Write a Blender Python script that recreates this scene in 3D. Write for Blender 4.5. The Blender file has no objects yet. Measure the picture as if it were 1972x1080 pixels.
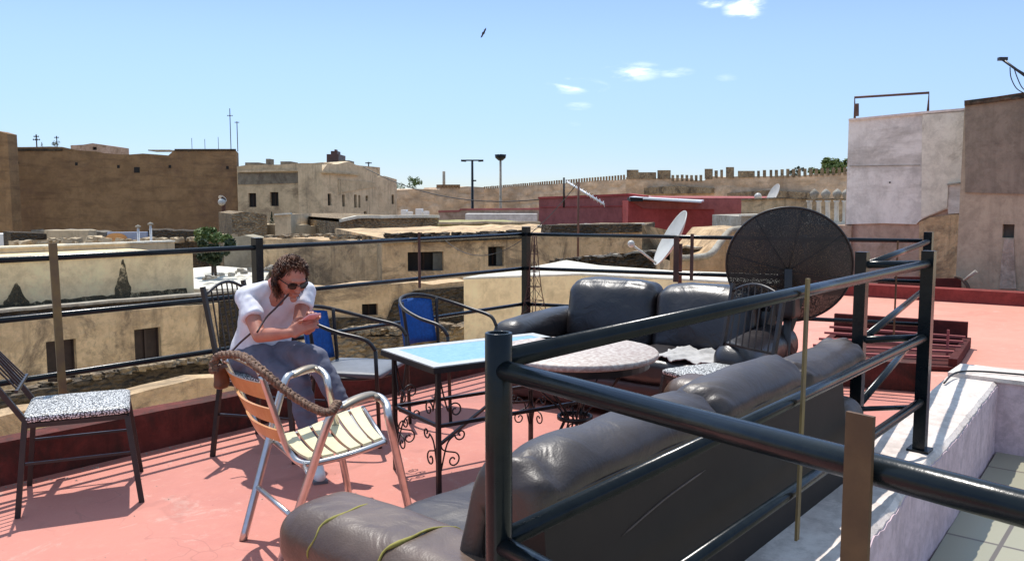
import bpy, math, random
from mathutils import Vector, Matrix, noise
random.seed(7)
R = math.radians
scene = bpy.context.scene
COL = scene.collection

# ------------------------------------------------------------------ camera model
H = 1.5; F = 1600.0
AZ = math.atan(1331/1607); PT = math.atan(153/1600)
ca, sa, cp, sp = math.cos(AZ), math.sin(AZ), math.cos(PT), math.sin(PT)
def ray(x, y):
    a = (x-986)/F; b = (540-y)/F
    f = cp+b*sp; u = -sp+b*cp
    return Vector((f*ca+a*sa, f*sa-a*ca, u)), f
def atZ(x, y, z):
    r, f = ray(x, y); return Vector((0,0,H))+r*((z-H)/r.z)
def atD(x, y, d):
    r, f = ray(x, y); return Vector((0,0,H))+r*(d/f)
def atY(x, y, v):
    r, f = ray(x, y); return Vector((0,0,H))+r*(v/r.y)
def atX(x, y, v):
    r, f = ray(x, y); return Vector((0,0,H))+r*(v/r.x)
FW = Vector((ca, sa, 0)); RT = Vector((sa, -ca, 0)); UP = Vector((0,0,1))

cam = bpy.data.cameras.new('camera'); co = bpy.data.objects.new('camera', cam); COL.objects.link(co)
cam.sensor_width = 36; cam.lens = 36*F/1972; cam.clip_start = 0.05; cam.clip_end = 4000
co.location = (0, 0, H)
d = Vector((ca*cp, sa*cp, -sp)); co.rotation_euler = d.to_track_quat('-Z', 'Y').to_euler()
scene.camera = co

# ------------------------------------------------------------------ node materials
def nn(nt, t, **k):
    n = nt.nodes.new(t)
    for a, b in k.items():
        if a == 'ins':
            for i, v in b.items(): n.inputs[i].default_value = v
        else: setattr(n, a, b)
    return n
def c4(c): return (c[0], c[1], c[2], 1)
def new_mat(name):
    m = bpy.data.materials.new(name); m.use_nodes = True
    nt = m.node_tree; b = nt.nodes['Principled BSDF']
    return m, nt, b
def mixc(nt, fac, a, b, mode='MIX'):
    n = nn(nt, 'ShaderNodeMix', data_type='RGBA', blend_type=mode)
    for s, v in ((0, fac), (6, a), (7, b)):
        if hasattr(v, 'links') or hasattr(v, 'is_linked'): nt.links.new(v, n.inputs[s])
        else: n.inputs[s].default_value = v if s == 0 else c4(v)
    return n.outputs[2]
def coords(nt, sc=(1,1,1), kind='Object'):
    t = nn(nt, 'ShaderNodeTexCoord'); mp = nn(nt, 'ShaderNodeMapping'); mp.inputs['Scale'].default_value = sc
    nt.links.new(t.outputs[kind], mp.inputs[0]); return mp.outputs[0]
def noi(nt, vec, scale, detail=5, rough=.6, dist=0):
    n = nn(nt, 'ShaderNodeTexNoise'); n.inputs['Scale'].default_value = scale
    n.inputs['Detail'].default_value = detail; n.inputs['Roughness'].default_value = rough; n.inputs['Distortion'].default_value = dist
    nt.links.new(vec, n.inputs['Vector']); return n.outputs['Fac']
def ramp(nt, v, lo, hi):
    n = nn(nt, 'ShaderNodeMapRange'); n.interpolation_type = 'SMOOTHSTEP'
    n.inputs[1].default_value = lo; n.inputs[2].default_value = hi
    nt.links.new(v, n.inputs[0]); return n.outputs[0]
def bump(nt, b, h, strength, dist):
    n = nn(nt, 'ShaderNodeBump'); n.inputs['Strength'].default_value = strength; n.inputs['Distance'].default_value = dist
    nt.links.new(h, n.inputs['Height']); nt.links.new(n.outputs[0], b.inputs['Normal'])
def mathn(nt, op, a, b=None):
    n = nn(nt, 'ShaderNodeMath', operation=op)
    for i, v in ((0, a), (1, b)):
        if v is None: continue
        if hasattr(v, 'is_linked'): nt.links.new(v, n.inputs[i])
        else: n.inputs[i].default_value = v
    return n.outputs[0]

def simple(name, c, rough=.5, metal=0, var=.15, scale=12, bmp=0, c2=None, coat=0, spec=.5):
    m, nt, b = new_mat(name); v = coords(nt)
    f = ramp(nt, noi(nt, v, scale), .35, .65)
    c2 = c2 or tuple(x*(1-var) for x in c)
    nt.links.new(mixc(nt, f, c, c2), b.inputs['Base Color'])
    b.inputs['Roughness'].default_value = rough; b.inputs['Metallic'].default_value = metal
    b.inputs['Specular IOR Level'].default_value = spec
    b.inputs['Coat Weight'].default_value = coat
    if bmp: bump(nt, b, noi(nt, v, scale*3), bmp, .01)
    return m
def plaster(name, c1, c2, c3, big=.35, fine=5, streak=.5, stain=(.5,.68), bmp=.5, dist=.05, rubble=0, cracks=0, lines=0):
    """weathered wall: two tones, dark stains with their own outline, drip streaks, optional rubble"""
    m, nt, b = new_mat(name); v = coords(nt)
    col = mixc(nt, ramp(nt, noi(nt, v, big, 6), .38, .62), c1, c2)
    f = noi(nt, v, fine, 8, .7)
    col = mixc(nt, mathn(nt, 'MULTIPLY', ramp(nt, f, .45, .75), .55), col, tuple(x*.55 for x in c1))
    g_ = noi(nt, v, max(big*7, fine*.3), 9, .78, .3)
    col = mixc(nt, mathn(nt, 'MULTIPLY', ramp(nt, g_, .46, .60), .42), col, tuple(x*.6 for x in c2))
    col = mixc(nt, mathn(nt, 'MULTIPLY', ramp(nt, g_, .50, .36), .25), col, tuple(min(.9, x*1.25) for x in c1))
    st = ramp(nt, noi(nt, v, big*2.3, 8, .78, .6), stain[0], stain[1])
    col = mixc(nt, mathn(nt, 'MULTIPLY', st, .85), col, c3)
    if streak:
        vs = coords(nt, (1.6, 1.6, .12))
        s = ramp(nt, noi(nt, vs, 2.2, 6, .7), .5, .72)
        col = mixc(nt, mathn(nt, 'MULTIPLY', s, streak), col, tuple(x*.8 for x in c3))
    h = f
    if rubble:
        vo = nn(nt, 'ShaderNodeTexVoronoi'); vo.inputs['Scale'].default_value = rubble
        mp = coords(nt, (1, 1, 1.8)); nt.links.new(mp, vo.inputs['Vector'])
        e = ramp(nt, vo.outputs['Distance'], .25, .75)
        col = mixc(nt, mathn(nt, 'MULTIPLY', e, .42), col, tuple(x*.35 for x in c1))
        h = mathn(nt, 'SUBTRACT', f, e)
    if lines:
        vl = coords(nt, (.35, .35, lines*3.2))
        l = ramp(nt, noi(nt, vl, 1.0, 6, .7), .5, .66)
        col = mixc(nt, mathn(nt, 'MULTIPLY', l, .45), col, tuple(x*.6 for x in c3))
    nt.links.new(col, b.inputs['Base Color']); b.inputs['Roughness'].default_value = .92
    b.inputs['Specular IOR Level'].default_value = .2
    bump(nt, b, h, bmp, dist)
    return m

MT = {}
MT['rail'] = simple('rail_paint', (.003,.006,.009), .24, 0, .4, 9, .10, c2=(.008,.012,.014), spec=.25)
MT['blackmetal'] = simple('black_metal', (.012,.010,.011), .4, 0, .3, 14, .1, c2=(.022,.016,.014))
MT['rust'] = simple('rusty_bar', (.085,.042,.018), .75, 0, .4, 7, .2, c2=(.14,.075,.030))
MT['rustdark'] = simple('rusty_dark', (.07,.03,.02), .75, 0, .4, 9, .2, c2=(.11,.05,.035))
MT['gold'] = simple('faded_ochre_bar', (.20,.14,.05), .7, 0, .4, 7, .2, c2=(.13,.09,.045))
MT['alu'] = simple('aluminium_tube', (.62,.59,.57), .32, 1, .12, 20, .03)
MT['armpad'] = simple('worn_armrest', (.30,.25,.19), .38, .35, .3, 9, .05)
MT['slat'] = simple('cream_slat', (.70,.62,.38), .45, 0, .1, 10, .05)
MT['wood'] = simple('varnished_wood', (.48,.20,.06), .35, 0, .3, 6, .05, c2=(.60,.29,.10))
MT['white'] = simple('white_paint', (.75,.75,.74), .5, 0, .1, 9)
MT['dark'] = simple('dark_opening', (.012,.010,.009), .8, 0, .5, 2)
MT['shutter'] = simple('dark_shutter', (.045,.025,.018), .7, 0, .4, 5, .2)
MT['screen'] = simple('grey_shutter', (.10,.10,.085), .7, 0, .3, 5, .2)
MT['blue'] = simple('blue_plastic_weave', (.006,.075,.30), .5, 0, .3, 60, .5, c2=(.01,.11,.42))
MT['greyseat'] = simple('grey_cushion', (.15,.16,.18), .5, 0, .2, 10, .1)
MT['pinkstone'] = simple('round_top_stone', (.56,.50,.44), .55, 0, .3, 46, .1, c2=(.36,.27,.23))
MT['concrete'] = plaster('concrete_grey', (.42,.39,.33), (.34,.30,.24), (.16,.13,.10), 1, 9, .2)
MT['plant'] = simple('leaf_green', (.085,.135,.03), .6, 0, .4, 4, c2=(.15,.20,.05))
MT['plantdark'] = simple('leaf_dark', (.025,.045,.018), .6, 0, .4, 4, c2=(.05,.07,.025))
MT['bark'] = simple('bark', (.10,.07,.05), .9, 0, .3, 9, .4)
MT['skin'] = simple('skin', (.48,.20,.13), .5, 0, .12, 14, c2=(.42,.15,.10))
MT['hair'] = simple('hair', (.030,.011,.007), .5, 0, .3, 18, c2=(.14,.055,.025), spec=.35)
MT['shirt'] = simple('white_cotton', (.76,.75,.80), .85, 0, .06, 14, .1)
MT['grey_top'] = simple('grey_cotton', (.22,.27,.35), .85, 0, .1, 14, .1)
MT['trousers'] = simple('grey_trousers', (.13,.135,.185), .85, 0, .25, 8, .2)
MT['strap'] = simple('dark_leather', (.05,.02,.018), .5, 0, .2, 14, .1)
MT['rope'] = simple('braided_leather', (.12,.055,.028), .55, 0, .5, 60, .8, c2=(.25,.13,.07))
MT['bagleather'] = simple('tan_leather', (.14,.05,.02), .5, 0, .3, 20, .2)
MT['pink'] = simple('pink_phone_case', (.75,.35,.38), .35, 0, .05, 10)
MT['glass_dark'] = simple('sunglass_lens', (.01,.008,.008), .08, 0, .1, 10)
MT['cloth'] = simple('pale_glare_sheet', (.46,.44,.42), .9, 0, .2, 9, .4)
MT['dishwhite'] = simple('dish_white', (.50,.49,.45), .45, 0, .15, 6)
MT['sheet'] = simple('white_metal_sheet', (.80,.80,.80), .35, 0, .1, 3)
MT['foam'] = simple('yellow_foam', (.30,.26,.055), .8, 0, .3, 30)
MT['cable'] = simple('cable_black', (.02,.02,.02), .6)
MT['piping'] = simple('pipe_white', (.65,.65,.65), .5)

def leather(name, c, c2, rough=.3):
    m, nt, b = new_mat(name); v = coords(nt)
    f = noi(nt, v, 4, 6, .6)
    nt.links.new(mixc(nt, ramp(nt, f, .4, .65), c, c2), b.inputs['Base Color'])
    r = nn(nt, 'ShaderNodeMapRange'); r.inputs[3].default_value = rough-.06; r.inputs[4].default_value = rough+.16
    nt.links.new(noi(nt, v, 9, 4), r.inputs[0]); nt.links.new(r.outputs[0], b.inputs['Roughness'])
    b.inputs['Specular IOR Level'].default_value = .62
    vo = nn(nt, 'ShaderNodeTexVoronoi'); vo.inputs['Scale'].default_value = 170; nt.links.new(v, vo.inputs['Vector'])
    w = noi(nt, v, 7, 3, .5, 1.2)
    h = mathn(nt, 'ADD', mathn(nt, 'MULTIPLY', vo.outputs['Distance'], .05), w)
    bump(nt, b, h, .35, .02)
    return m
MT['leather'] = leather('brown_black_leather', (.032,.022,.019), (.048,.034,.029), .40)
MT['leather_arm'] = leather('worn_brown_leather', (.080,.047,.031), (.115,.072,.050), .36)
MT['leatherblue'] = leather('black_leather', (.016,.012,.013), (.024,.018,.018), .30)
MT['vinyl'] = simple('dark_backing_vinyl', (.020,.013,.010), .55, 0, .3, 3, .05, spec=.3)
MT['maroon'] = leather('maroon_leather', (.050,.016,.014), (.035,.012,.010), .5)

def floor_mat(name, c, c2, c3, dirt):
    m, nt, b = new_mat(name); v = coords(nt)
    col = mixc(nt, ramp(nt, noi(nt, v, .9, 7, .65), .35, .68), c, c2)
    col = mixc(nt, mathn(nt, 'MULTIPLY', ramp(nt, noi(nt, v, 9, 8, .75), .5, .72), .6), col, c3)
    col = mixc(nt, mathn(nt, 'MULTIPLY', ramp(nt, noi(nt, v, 2.6, 9, .8, .5), .58, .66), .8), col, dirt)
    # darker old puddle marks with a rim
    pu = noi(nt, v, 1.1, 4, .5, .8)
    rim = mathn(nt, 'MULTIPLY', ramp(nt, pu, .565, .60), mathn(nt, 'SUBTRACT', 1, ramp(nt, pu, .60, .66)))
    col = mixc(nt, mathn(nt, 'MULTIPLY', rim, .28), col, tuple(x*.55 for x in c))
    # scratches
    vs = coords(nt, (1.2, 9, 1)); sc = ramp(nt, noi(nt, vs, 5, 2, .5, 1.5), .705, .72)
    col = mixc(nt, mathn(nt, 'MULTIPLY', sc, .5), col, dirt)
    # hairline cracks
    vo = nn(nt, 'ShaderNodeTexVoronoi', feature='DISTANCE_TO_EDGE'); vo.inputs['Scale'].default_value = .75
    wv = nn(nt, 'ShaderNodeVectorMath', operation='ADD'); nz = nn(nt, 'ShaderNodeTexNoise'); nz.inputs['Scale'].default_value = 3; nt.links.new(v, nz.inputs['Vector'])
    nt.links.new(v, wv.inputs[0]); nt.links.new(nz.outputs['Color'], wv.inputs[1]); nt.links.new(wv.outputs[0], vo.inputs['Vector'])
    cr = mathn(nt, 'SUBTRACT', 1, ramp(nt, vo.outputs['Distance'], .002, .007))
    cr = mathn(nt, 'MULTIPLY', cr, ramp(nt, noi(nt, v, .8, 3), .48, .6))
    col = mixc(nt, mathn(nt, 'MULTIPLY', cr, .25), col, tuple(x*.35 for x in c))
    sp_ = ramp(nt, noi(nt, v, 38, 3, .6), .68, .74)
    col = mixc(nt, mathn(nt, 'MULTIPLY', sp_, .5), col, tuple(x*.4 for x in c))
    nt.links.new(col, b.inputs['Base Color']); b.inputs['Roughness'].default_value = .7
    bump(nt, b, noi(nt, v, 22, 8, .7), .3, .01)
    return m
MT['floor'] = floor_mat('red_floor_paint', (.54,.205,.155), (.46,.165,.13), (.56,.25,.19), (.55,.30,.24))
MT['floor2'] = floor_mat('red_floor_paint_pale', (.66,.27,.195), (.58,.23,.165), (.66,.31,.235), (.62,.34,.27))
MT['kerb'] = plaster('kerb_red', (.17,.045,.036), (.12,.036,.028), (.055,.03,.024), 1.2, 8, .6, (.44,.6), .4, .02)
MT['kerbred'] = plaster('kerb_red_bright', (.24,.05,.042), (.19,.042,.036), (.14,.04,.035), 1.2, 8, .1, (.6,.75), .3, .02)
MT['wellred'] = plaster('well_red', (.095,.022,.018), (.07,.018,.016), (.08,.03,.025), 1.2, 8, .2, (.55,.7), .3, .02)
MT['paintwhite'] = plaster('whitewash', (.74,.66,.60), (.66,.56,.50), (.40,.33,.28), 1.4, 10, .0, (.6,.75), .5, .02)
MT['lavender'] = plaster('lavender_wash', (.70,.54,.57), (.62,.47,.50), (.36,.28,.31), 1.2, 9, .55, (.55,.72), .45, .02)
MT['bigwall'] = plaster('rammed_earth', (.30,.19,.10), (.25,.155,.082), (.165,.10,.065), .10, 1.6, .25, (.5,.7), .7, .2, lines=.9)
MT['ochre'] = plaster('ochre_earth', (.74,.53,.31), (.58,.40,.23), (.20,.145,.095), .35, 4, .55, (.47,.62), .9, .08)
MT['ochre_far'] = plaster('ochre_far', (.76,.56,.38), (.66,.47,.31), (.40,.28,.18), .09, 1.4, .2, (.5,.66), .7, .2, rubble=.45, lines=.6)
MT['stonewall'] = plaster('rubble_wall', (.50,.38,.24), (.40,.29,.18), (.10,.075,.055), .5, 5, .3, (.46,.6), .9, .1, rubble=6.5)
MT['stonedark'] = plaster('rubble_dark', (.17,.13,.09), (.11,.085,.06), (.05,.04,.03), .6, 5, .3, (.46,.6), 1, .1, rubble=6)
MT['beige'] = plaster('beige_stucco', (.62,.49,.32), (.54,.42,.27), (.20,.15,.10), .10, 1.3, .5, (.5,.66), .4, .1)
MT['beigelight'] = plaster('beige_light', (.68,.54,.36), (.61,.47,.305), (.28,.22,.15), .12, 1.3, .6, (.52,.68), .4, .1)
MT['cream'] = plaster('cream_render', (.90,.70,.41), (.84,.64,.365), (.20,.16,.10), .25, 3, .12, (.62,.74), .3, .02)
MT['creamroof'] = plaster('cream_roof', (.74,.70,.60), (.66,.62,.52), (.34,.30,.24), .5, 4, 0, (.55,.7), .4, .03)
MT['redwall'] = plaster('red_wall', (.40,.075,.07), (.34,.06,.055), (.20,.045,.04), .15, 2, .2, (.6,.75), .3, .05)
MT['redwallpale'] = plaster('red_wall_pale', (.36,.115,.105), (.31,.095,.09), (.22,.07,.065), .2, 2, .2, (.58,.72), .3, .05)
MT['pinkwall'] = plaster('pink_wall', (.48,.35,.28), (.38,.27,.20), (.22,.15,.10), .4, 4, .2, (.5,.66), .5, .05)
MT['whitewall'] = plaster('white_wall', (.72,.69,.64), (.62,.58,.53), (.40,.35,.29), .28, 3, .18, (.58,.72), .45, .04, lines=.5)
MT['brownwall'] = plaster('brown_cement', (.25,.22,.17), (.20,.175,.135), (.10,.08,.065), .4, 4, .3, (.5,.66), .6, .04)
MT['tanwall'] = plaster('tan_cement', (.40,.35,.255), (.34,.295,.215), (.20,.16,.12), .4, 4, .3, (.55,.7), .4, .04)
MT['earth'] = plaster('earth', (.55,.43,.28), (.47,.36,.22), (.30,.22,.14), .05, .8, 0, (.5,.66), .6, .2)
MT['bounce_slab'] = plaster('pale_bounce', (.76,.66,.48), (.70,.60,.43), (.50,.42,.30), .3, 3, 0, (.55,.7), .5, .1)
MT['stain'] = plaster('damp_stain', (.15,.125,.075), (.10,.085,.055), (.05,.045,.03), 1.5, 8, .3, (.5,.66), .4, .02)
def _al():
    nt = MT['stain'].node_tree; b = nt.nodes['Principled BSDF']; v = coords(nt)
    n_ = ramp(nt, noi(nt, v, 5, 9, .75), .34, .56); nt.links.new(mathn(nt, 'MULTIPLY', n_, .82), b.inputs['Alpha'])
_al()
MT['grass'] = plaster('dry_grass', (.34,.33,.14), (.42,.36,.18), (.14,.14,.05), .5, 6, 0, (.5,.66), .8, .1)

def knit(name):   # black and white woven plastic seat
    m, nt, b = new_mat(name); v = coords(nt, (1, 1, 1))
    vo = nn(nt, 'ShaderNodeTexVoronoi'); vo.inputs['Scale'].default_value = 120; nt.links.new(v, vo.inputs['Vector'])
    f = ramp(nt, vo.outputs['Distance'], .42, .55)
    nt.links.new(mixc(nt, f, (.72,.72,.70), (.05,.05,.05)), b.inputs['Base Color'])
    b.inputs['Roughness'].default_value = .5; bump(nt, b, f, .4, .005); return m
MT['knit'] = knit('woven_seat')
def tile(name, c1, c2, grout, scale):
    m, nt, b = new_mat(name); v = coords(nt)
    br = nn(nt, 'ShaderNodeTexBrick'); br.offset = 0; br.inputs['Scale'].default_value = scale
    br.inputs['Color1'].default_value = c4(c1); br.inputs['Color2'].default_value = c4(c2); br.inputs['Mortar'].default_value = c4(grout)
    br.inputs['Mortar Size'].default_value = .012; br.inputs['Brick Width'].default_value = .5; br.inputs['Row Height'].default_value = .5
    nt.links.new(v, br.inputs['Vector'])
    nt.links.new(br.outputs['Color'], b.inputs['Base Color']); b.inputs['Roughness'].default_value = .35
    return m
MT['tileblue'] = tile('blue_tiles', (.16,.36,.50), (.24,.44,.55), (.45,.52,.55), 26)
MT['tilewhite'] = tile('white_tiles', (.55,.54,.50), (.50,.48,.43), (.36,.33,.29), 26)
MT['court'] = tile('courtyard_tiles', (.36,.34,.24), (.30,.29,.21), (.13,.11,.09), 1.1)
def meshmat(name):  # perforated dark dish: real holes through the sheet
    m, nt, b = new_mat(name); v = coords(nt)
    nt.links.new(mixc(nt, ramp(nt, noi(nt, v, 3, 5), .4, .6), (.012,.010,.009), (.026,.020,.017)), b.inputs['Base Color'])
    b.inputs['Roughness'].default_value = .6
    t = nn(nt, 'ShaderNodeTexVoronoi'); t.inputs['Scale'].default_value = 190; nt.links.new(v, t.inputs['Vector'])
    a = nn(nt, 'ShaderNodeMapRange'); a.inputs[1].default_value = .15; a.inputs[2].default_value = .22; nt.links.new(t.outputs['Distance'], a.inputs[0])
    nt.links.new(a.outputs[0], b.inputs['Alpha']); return m
MT['mesh'] = meshmat('perforated_mesh')
MT['mural'] = simple('mural_blue', (.25,.30,.42), .8, 0, .3, 1.2, c2=(.38,.38,.42))
MT['orange'] = simple('mural_orange', (.55,.24,.08), .8, 0, .3, 1.2, c2=(.6,.32,.12))

# ------------------------------------------------------------------ mesh builder
class MB:
    def __init__(s): s.v = []; s.f = []; s.sm = []
    def add(s, vs, fs, smooth=False):
        o = len(s.v); s.v += [Vector(p) for p in vs]; s.f += [tuple(i+o for i in f) for f in fs]; s.sm += [smooth]*len(fs); return s
    def box(s, a, b, M=None):
        a, b = Vector(a), Vector(b)
        vs = [Vector((x, y, z)) for x in (a.x, b.x) for y in (a.y, b.y) for z in (a.z, b.z)]
        if M: vs = [M @ p for p in vs]
        return s.add(vs, [(0,1,3,2),(4,6,7,5),(0,4,5,1),(2,3,7,6),(0,2,6,4),(1,5,7,3)])
    def bar(s, p, q, w, h, up=(0,0,1), tap=1):
        p, q = Vector(p), Vector(q); t = (q-p).normalized(); up = Vector(up)
        if abs(t.dot(up)) > .98: up = Vector((1,0,0))
        x = t.cross(up).normalized()*w/2; y = x.normalized().cross(t)*h/2
        vs = [p-x-y, p+x-y, p+x+y, p-x+y]+[q+(-x-y)*tap, q+(x-y)*tap, q+(x+y)*tap, q+(-x+y)*tap]
        return s.add(vs, [(3,2,1,0),(4,5,6,7),(0,1,5,4),(1,2,6,5),(2,3,7,6),(3,0,4,7)])
    def tube(s, pts, r, n=10, cap=True, flat=1, up0=None):
        pts = [Vector(p) for p in pts]; rs = r if isinstance(r, (list, tuple)) else [r]*len(pts)
        vs = []; t0 = (pts[1]-pts[0]).normalized()
        up = Vector(up0) if up0 else (Vector((0,0,1)) if abs(t0.z) < .9 else Vector((1,0,0)))
        for i, p in enumerate(pts):
            a = pts[max(i-1, 0)]; b = pts[min(i+1, len(pts)-1)]; t = (b-a).normalized()
            x = t.cross(up)
            if x.length < 1e-4: x = t.cross(Vector((0,1,0)))
            x.normalize(); up = x.cross(t).normalized()
            for k in range(n):
                an = 2*math.pi*k/n; vs.append(p + x*math.cos(an)*rs[i] + up*math.sin(an)*rs[i]*flat)
        fs = []
        for i in range(len(pts)-1):
            for k in range(n):
                k2 = (k+1) % n; fs.append((i*n+k, (i+1)*n+k, (i+1)*n+k2, i*n+k2))
        s.add(vs, fs, True)
        if cap:
            o = len(s.v)-len(vs)
            s.f.append(tuple(o+k for k in range(n))); s.sm.append(False)
            s.f.append(tuple(o+(len(pts)-1)*n+k for k in range(n-1, -1, -1))); s.sm.append(False)
        return s
    def lathe(s, prof, n=24, M=None, smooth=True):
        vs = []; fs = []
        for r, z in prof:
            for k in range(n):
                a = 2*math.pi*k/n; p = Vector((r*math.cos(a), r*math.sin(a), z)); vs.append(M @ p if M else p)
        for i in range(len(prof)-1):
            for k in range(n):
                k2 = (k+1) % n; fs.append((i*n+k, i*n+k2, (i+1)*n+k2, (i+1)*n+k))
        return s.add(vs, fs, smooth)
    def prism(s, pts, off):      # polygon (3-D points) extruded by off
        n = len(pts); off = Vector(off); P = [Vector(p) for p in pts]
        return s.add(P+[p+off for p in P], [tuple(range(n)), tuple(range(2*n-1, n-1, -1))]+[(i, n+i, n+(i+1)%n, (i+1)%n) for i in range(n)])
    def sphere(s, c, r, n=12, m=8, M=None):
        c = Vector(c); r = Vector(r) if hasattr(r, '__len__') else Vector((r, r, r))
        vs = [Vector((0,0,1))]; fs = []
        for j in range(1, m):
            for k in range(n):
                a = math.pi*j/m; b_ = 2*math.pi*k/n; vs.append(Vector((math.sin(a)*math.cos(b_), math.sin(a)*math.sin(b_), math.cos(a))))
        vs.append(Vector((0,0,-1)))
        for k in range(n): fs.append((0, 1+k, 1+(k+1)%n))
        for j in range(m-2):
            for k in range(n): k2 = (k+1)%n; fs.append((1+j*n+k, 1+(j+1)*n+k, 1+(j+1)*n+k2, 1+j*n+k2))
        L = len(vs)-1
        for k in range(n): fs.append((L, 1+(m-2)*n+(k+1)%n, 1+(m-2)*n+k))
        out = []
        for p in vs:
            q = Vector((p.x*r.x, p.y*r.y, p.z*r.z))
            out.append((M @ q if M else q)+c)
        return s.add(out, fs, True)
    def rbox(s, c, h, r, n=10, M=None, fn=None):     # rounded soft box: centre, half size, radius, optional shaping
        c, h = Vector(c), Vector(h); r = min(r, h.x, h.y, h.z); idx = {}; vs = []; fs = []
        def vid(p):
            k = (round(p[0], 4), round(p[1], 4), round(p[2], 4))
            if k not in idx:
                q = Vector((p[0]*h.x, p[1]*h.y, p[2]*h.z)); inn = Vector([max(-(h[i]-r), min(h[i]-r, q[i])) for i in range(3)])
                dd = q-inn
                if dd.length > 1e-9: dd = dd.normalized()*r
                q = inn+dd
                if fn: q = fn(q, p)
                q = q+c
                idx[k] = len(vs); vs.append(M @ q if M else q)
            return idx[k]
        # denser rows near the edges so the corner arcs stay round
        def g(i): 
            t = -1+2*i/n; return math.copysign(abs(t)**.7, t) if t else 0
        for ax in range(3):
            for sg in (-1, 1):
                for i in range(n):
                    for j in range(n):
                        q = []
                        for (a, b_) in ((i,j),(i+1,j),(i+1,j+1),(i,j+1)):
                            p = [0,0,0]; p[ax] = sg; p[(ax+1)%3] = g(a); p[(ax+2)%3] = g(b_); q.append(vid(p))
                        if sg < 0: q.reverse()
                        if len(set(q)) == 4: fs.append(tuple(q))
        return s.add(vs, fs, True)
    def build(s, name, mat, parent=None, origin=None):
        me = bpy.data.meshes.new(name)
        if origin is None and parent is None:
            xs = [p.x for p in s.v]; ys = [p.y for p in s.v]
            origin = Vector(((min(xs)+max(xs))/2, (min(ys)+max(ys))/2, min(p.z for p in s.v)))
        if parent is not None and origin is None:
            origin = parent.get('_o', None); origin = Vector(origin) if origin is not None else Vector((0,0,0))
        me.from_pydata([tuple(p-origin) for p in s.v], [], s.f)
        for p, q in zip(me.polygons, s.sm): p.use_smooth = q
        me.materials.append(MT[mat] if isinstance(mat, str) else mat); me.update()
        o = bpy.data.objects.new(name, me); COL.objects.link(o)
        if parent is not None:
            o.parent = parent; o['_o'] = tuple(origin)
        else: o.location = origin; o['_o'] = tuple(origin)
        return o
def tag(o, label=None, cat=None, group=None, kind=None):
    if cat and not kind: kind = 'thing'
    for k, v in (('label', label), ('category', cat), ('group', group), ('kind', kind)):
        if v: o[k] = v
    return o
def thing(name, label, cat, loc, rz=0, group=None, world=False):
    """Empty at the base; world=True: children are given in world coordinates"""
    o = bpy.data.objects.new(name, None); COL.objects.link(o); o.location = loc; o.rotation_euler = (0,0,rz); o.empty_display_size = .1
    o['_o'] = tuple(loc) if world else (0.,0.,0.)
    return tag(o, label, cat, group)
def sub_origin(o): return o
def struct(o): o['kind'] = 'structure'; return o
def arc(f, n): return [f(i/n) for i in range(n+1)]
def smoothpts(P, n=6):   # catmull-rom through points
    P = [Vector(p) for p in P]; out = []
    for i in range(len(P)-1):
        a = P[max(i-1,0)]; b = P[i]; c = P[i+1]; d_ = P[min(i+2, len(P)-1)]
        for k in range(n):
            t = k/n
            out.append(.5*((2*b)+(c-a)*t+(2*a-5*b+4*c-d_)*t*t+(3*b-a-3*c+d_)*t*t*t))
    out.append(P[-1]); return out
def remesh(mb, name, mat, parent, voxel=.008, smooth=4, origin=None):
    o = mb.build(name+'_raw', mat, parent, origin)
    md = o.modifiers.new('r', 'REMESH'); md.mode = 'VOXEL'; md.voxel_size = voxel
    ms = o.modifiers.new('s', 'SMOOTH'); ms.iterations = smooth; ms.factor = .5
    dg = bpy.context.evaluated_depsgraph_get(); dg.update()
    me = bpy.data.meshes.new_from_object(o.evaluated_get(dg)); o.modifiers.clear()
    for p in me.polygons: p.use_smooth = True
    me.materials.clear(); me.materials.append(MT[mat]); old = o.data; o.data = me; me.name = name; bpy.data.meshes.remove(old); o.name = name
    return o

# ------------------------------------------------------------------ light and sky
SD = Vector((.24, .39, 1.0)).normalized()
sun = bpy.data.lights.new('sun', 'SUN'); sun.energy = 2.75; sun.angle = R(.5); sun.color = (1, .95, .88)
so = bpy.data.objects.new('sun', sun); COL.objects.link(so); so.rotation_euler = (-SD).to_track_quat('-Z', 'Y').to_euler(); so.location = (0, 0, 30)
w = bpy.data.worlds.new('World'); scene.world = w; w.use_nodes = True; nt = w.node_tree; bg = nt.nodes['Background']
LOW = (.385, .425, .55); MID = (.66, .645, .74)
sky = nn(nt, 'ShaderNodeTexSky'); sky.sky_type = 'NISHITA'; sky.sun_disc = False
sky.sun_elevation = math.asin(SD.z); sky.sun_rotation = math.atan2(SD.x, SD.y); sky.altitude = 500; sky.air_density = 1.0; sky.dust_density = .0; sky.ozone_density = 2.5
tc = nn(nt, 'ShaderNodeTexCoord')
def dotn(vec, v):
    n = nn(nt, 'ShaderNodeVectorMath', operation='DOT_PRODUCT'); nt.links.new(vec, n.inputs[0]); n.inputs[1].default_value = v; return n.outputs['Value']
gen = tc.outputs['Generated']
nz = nn(nt, 'ShaderNodeMapping'); nz.inputs['Scale'].default_value = (9, 9, 34); nt.links.new(gen, nz.inputs[0])
cn = noi(nt, nz.outputs[0], 1.6, 8, .62, .4)
tot = None
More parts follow.
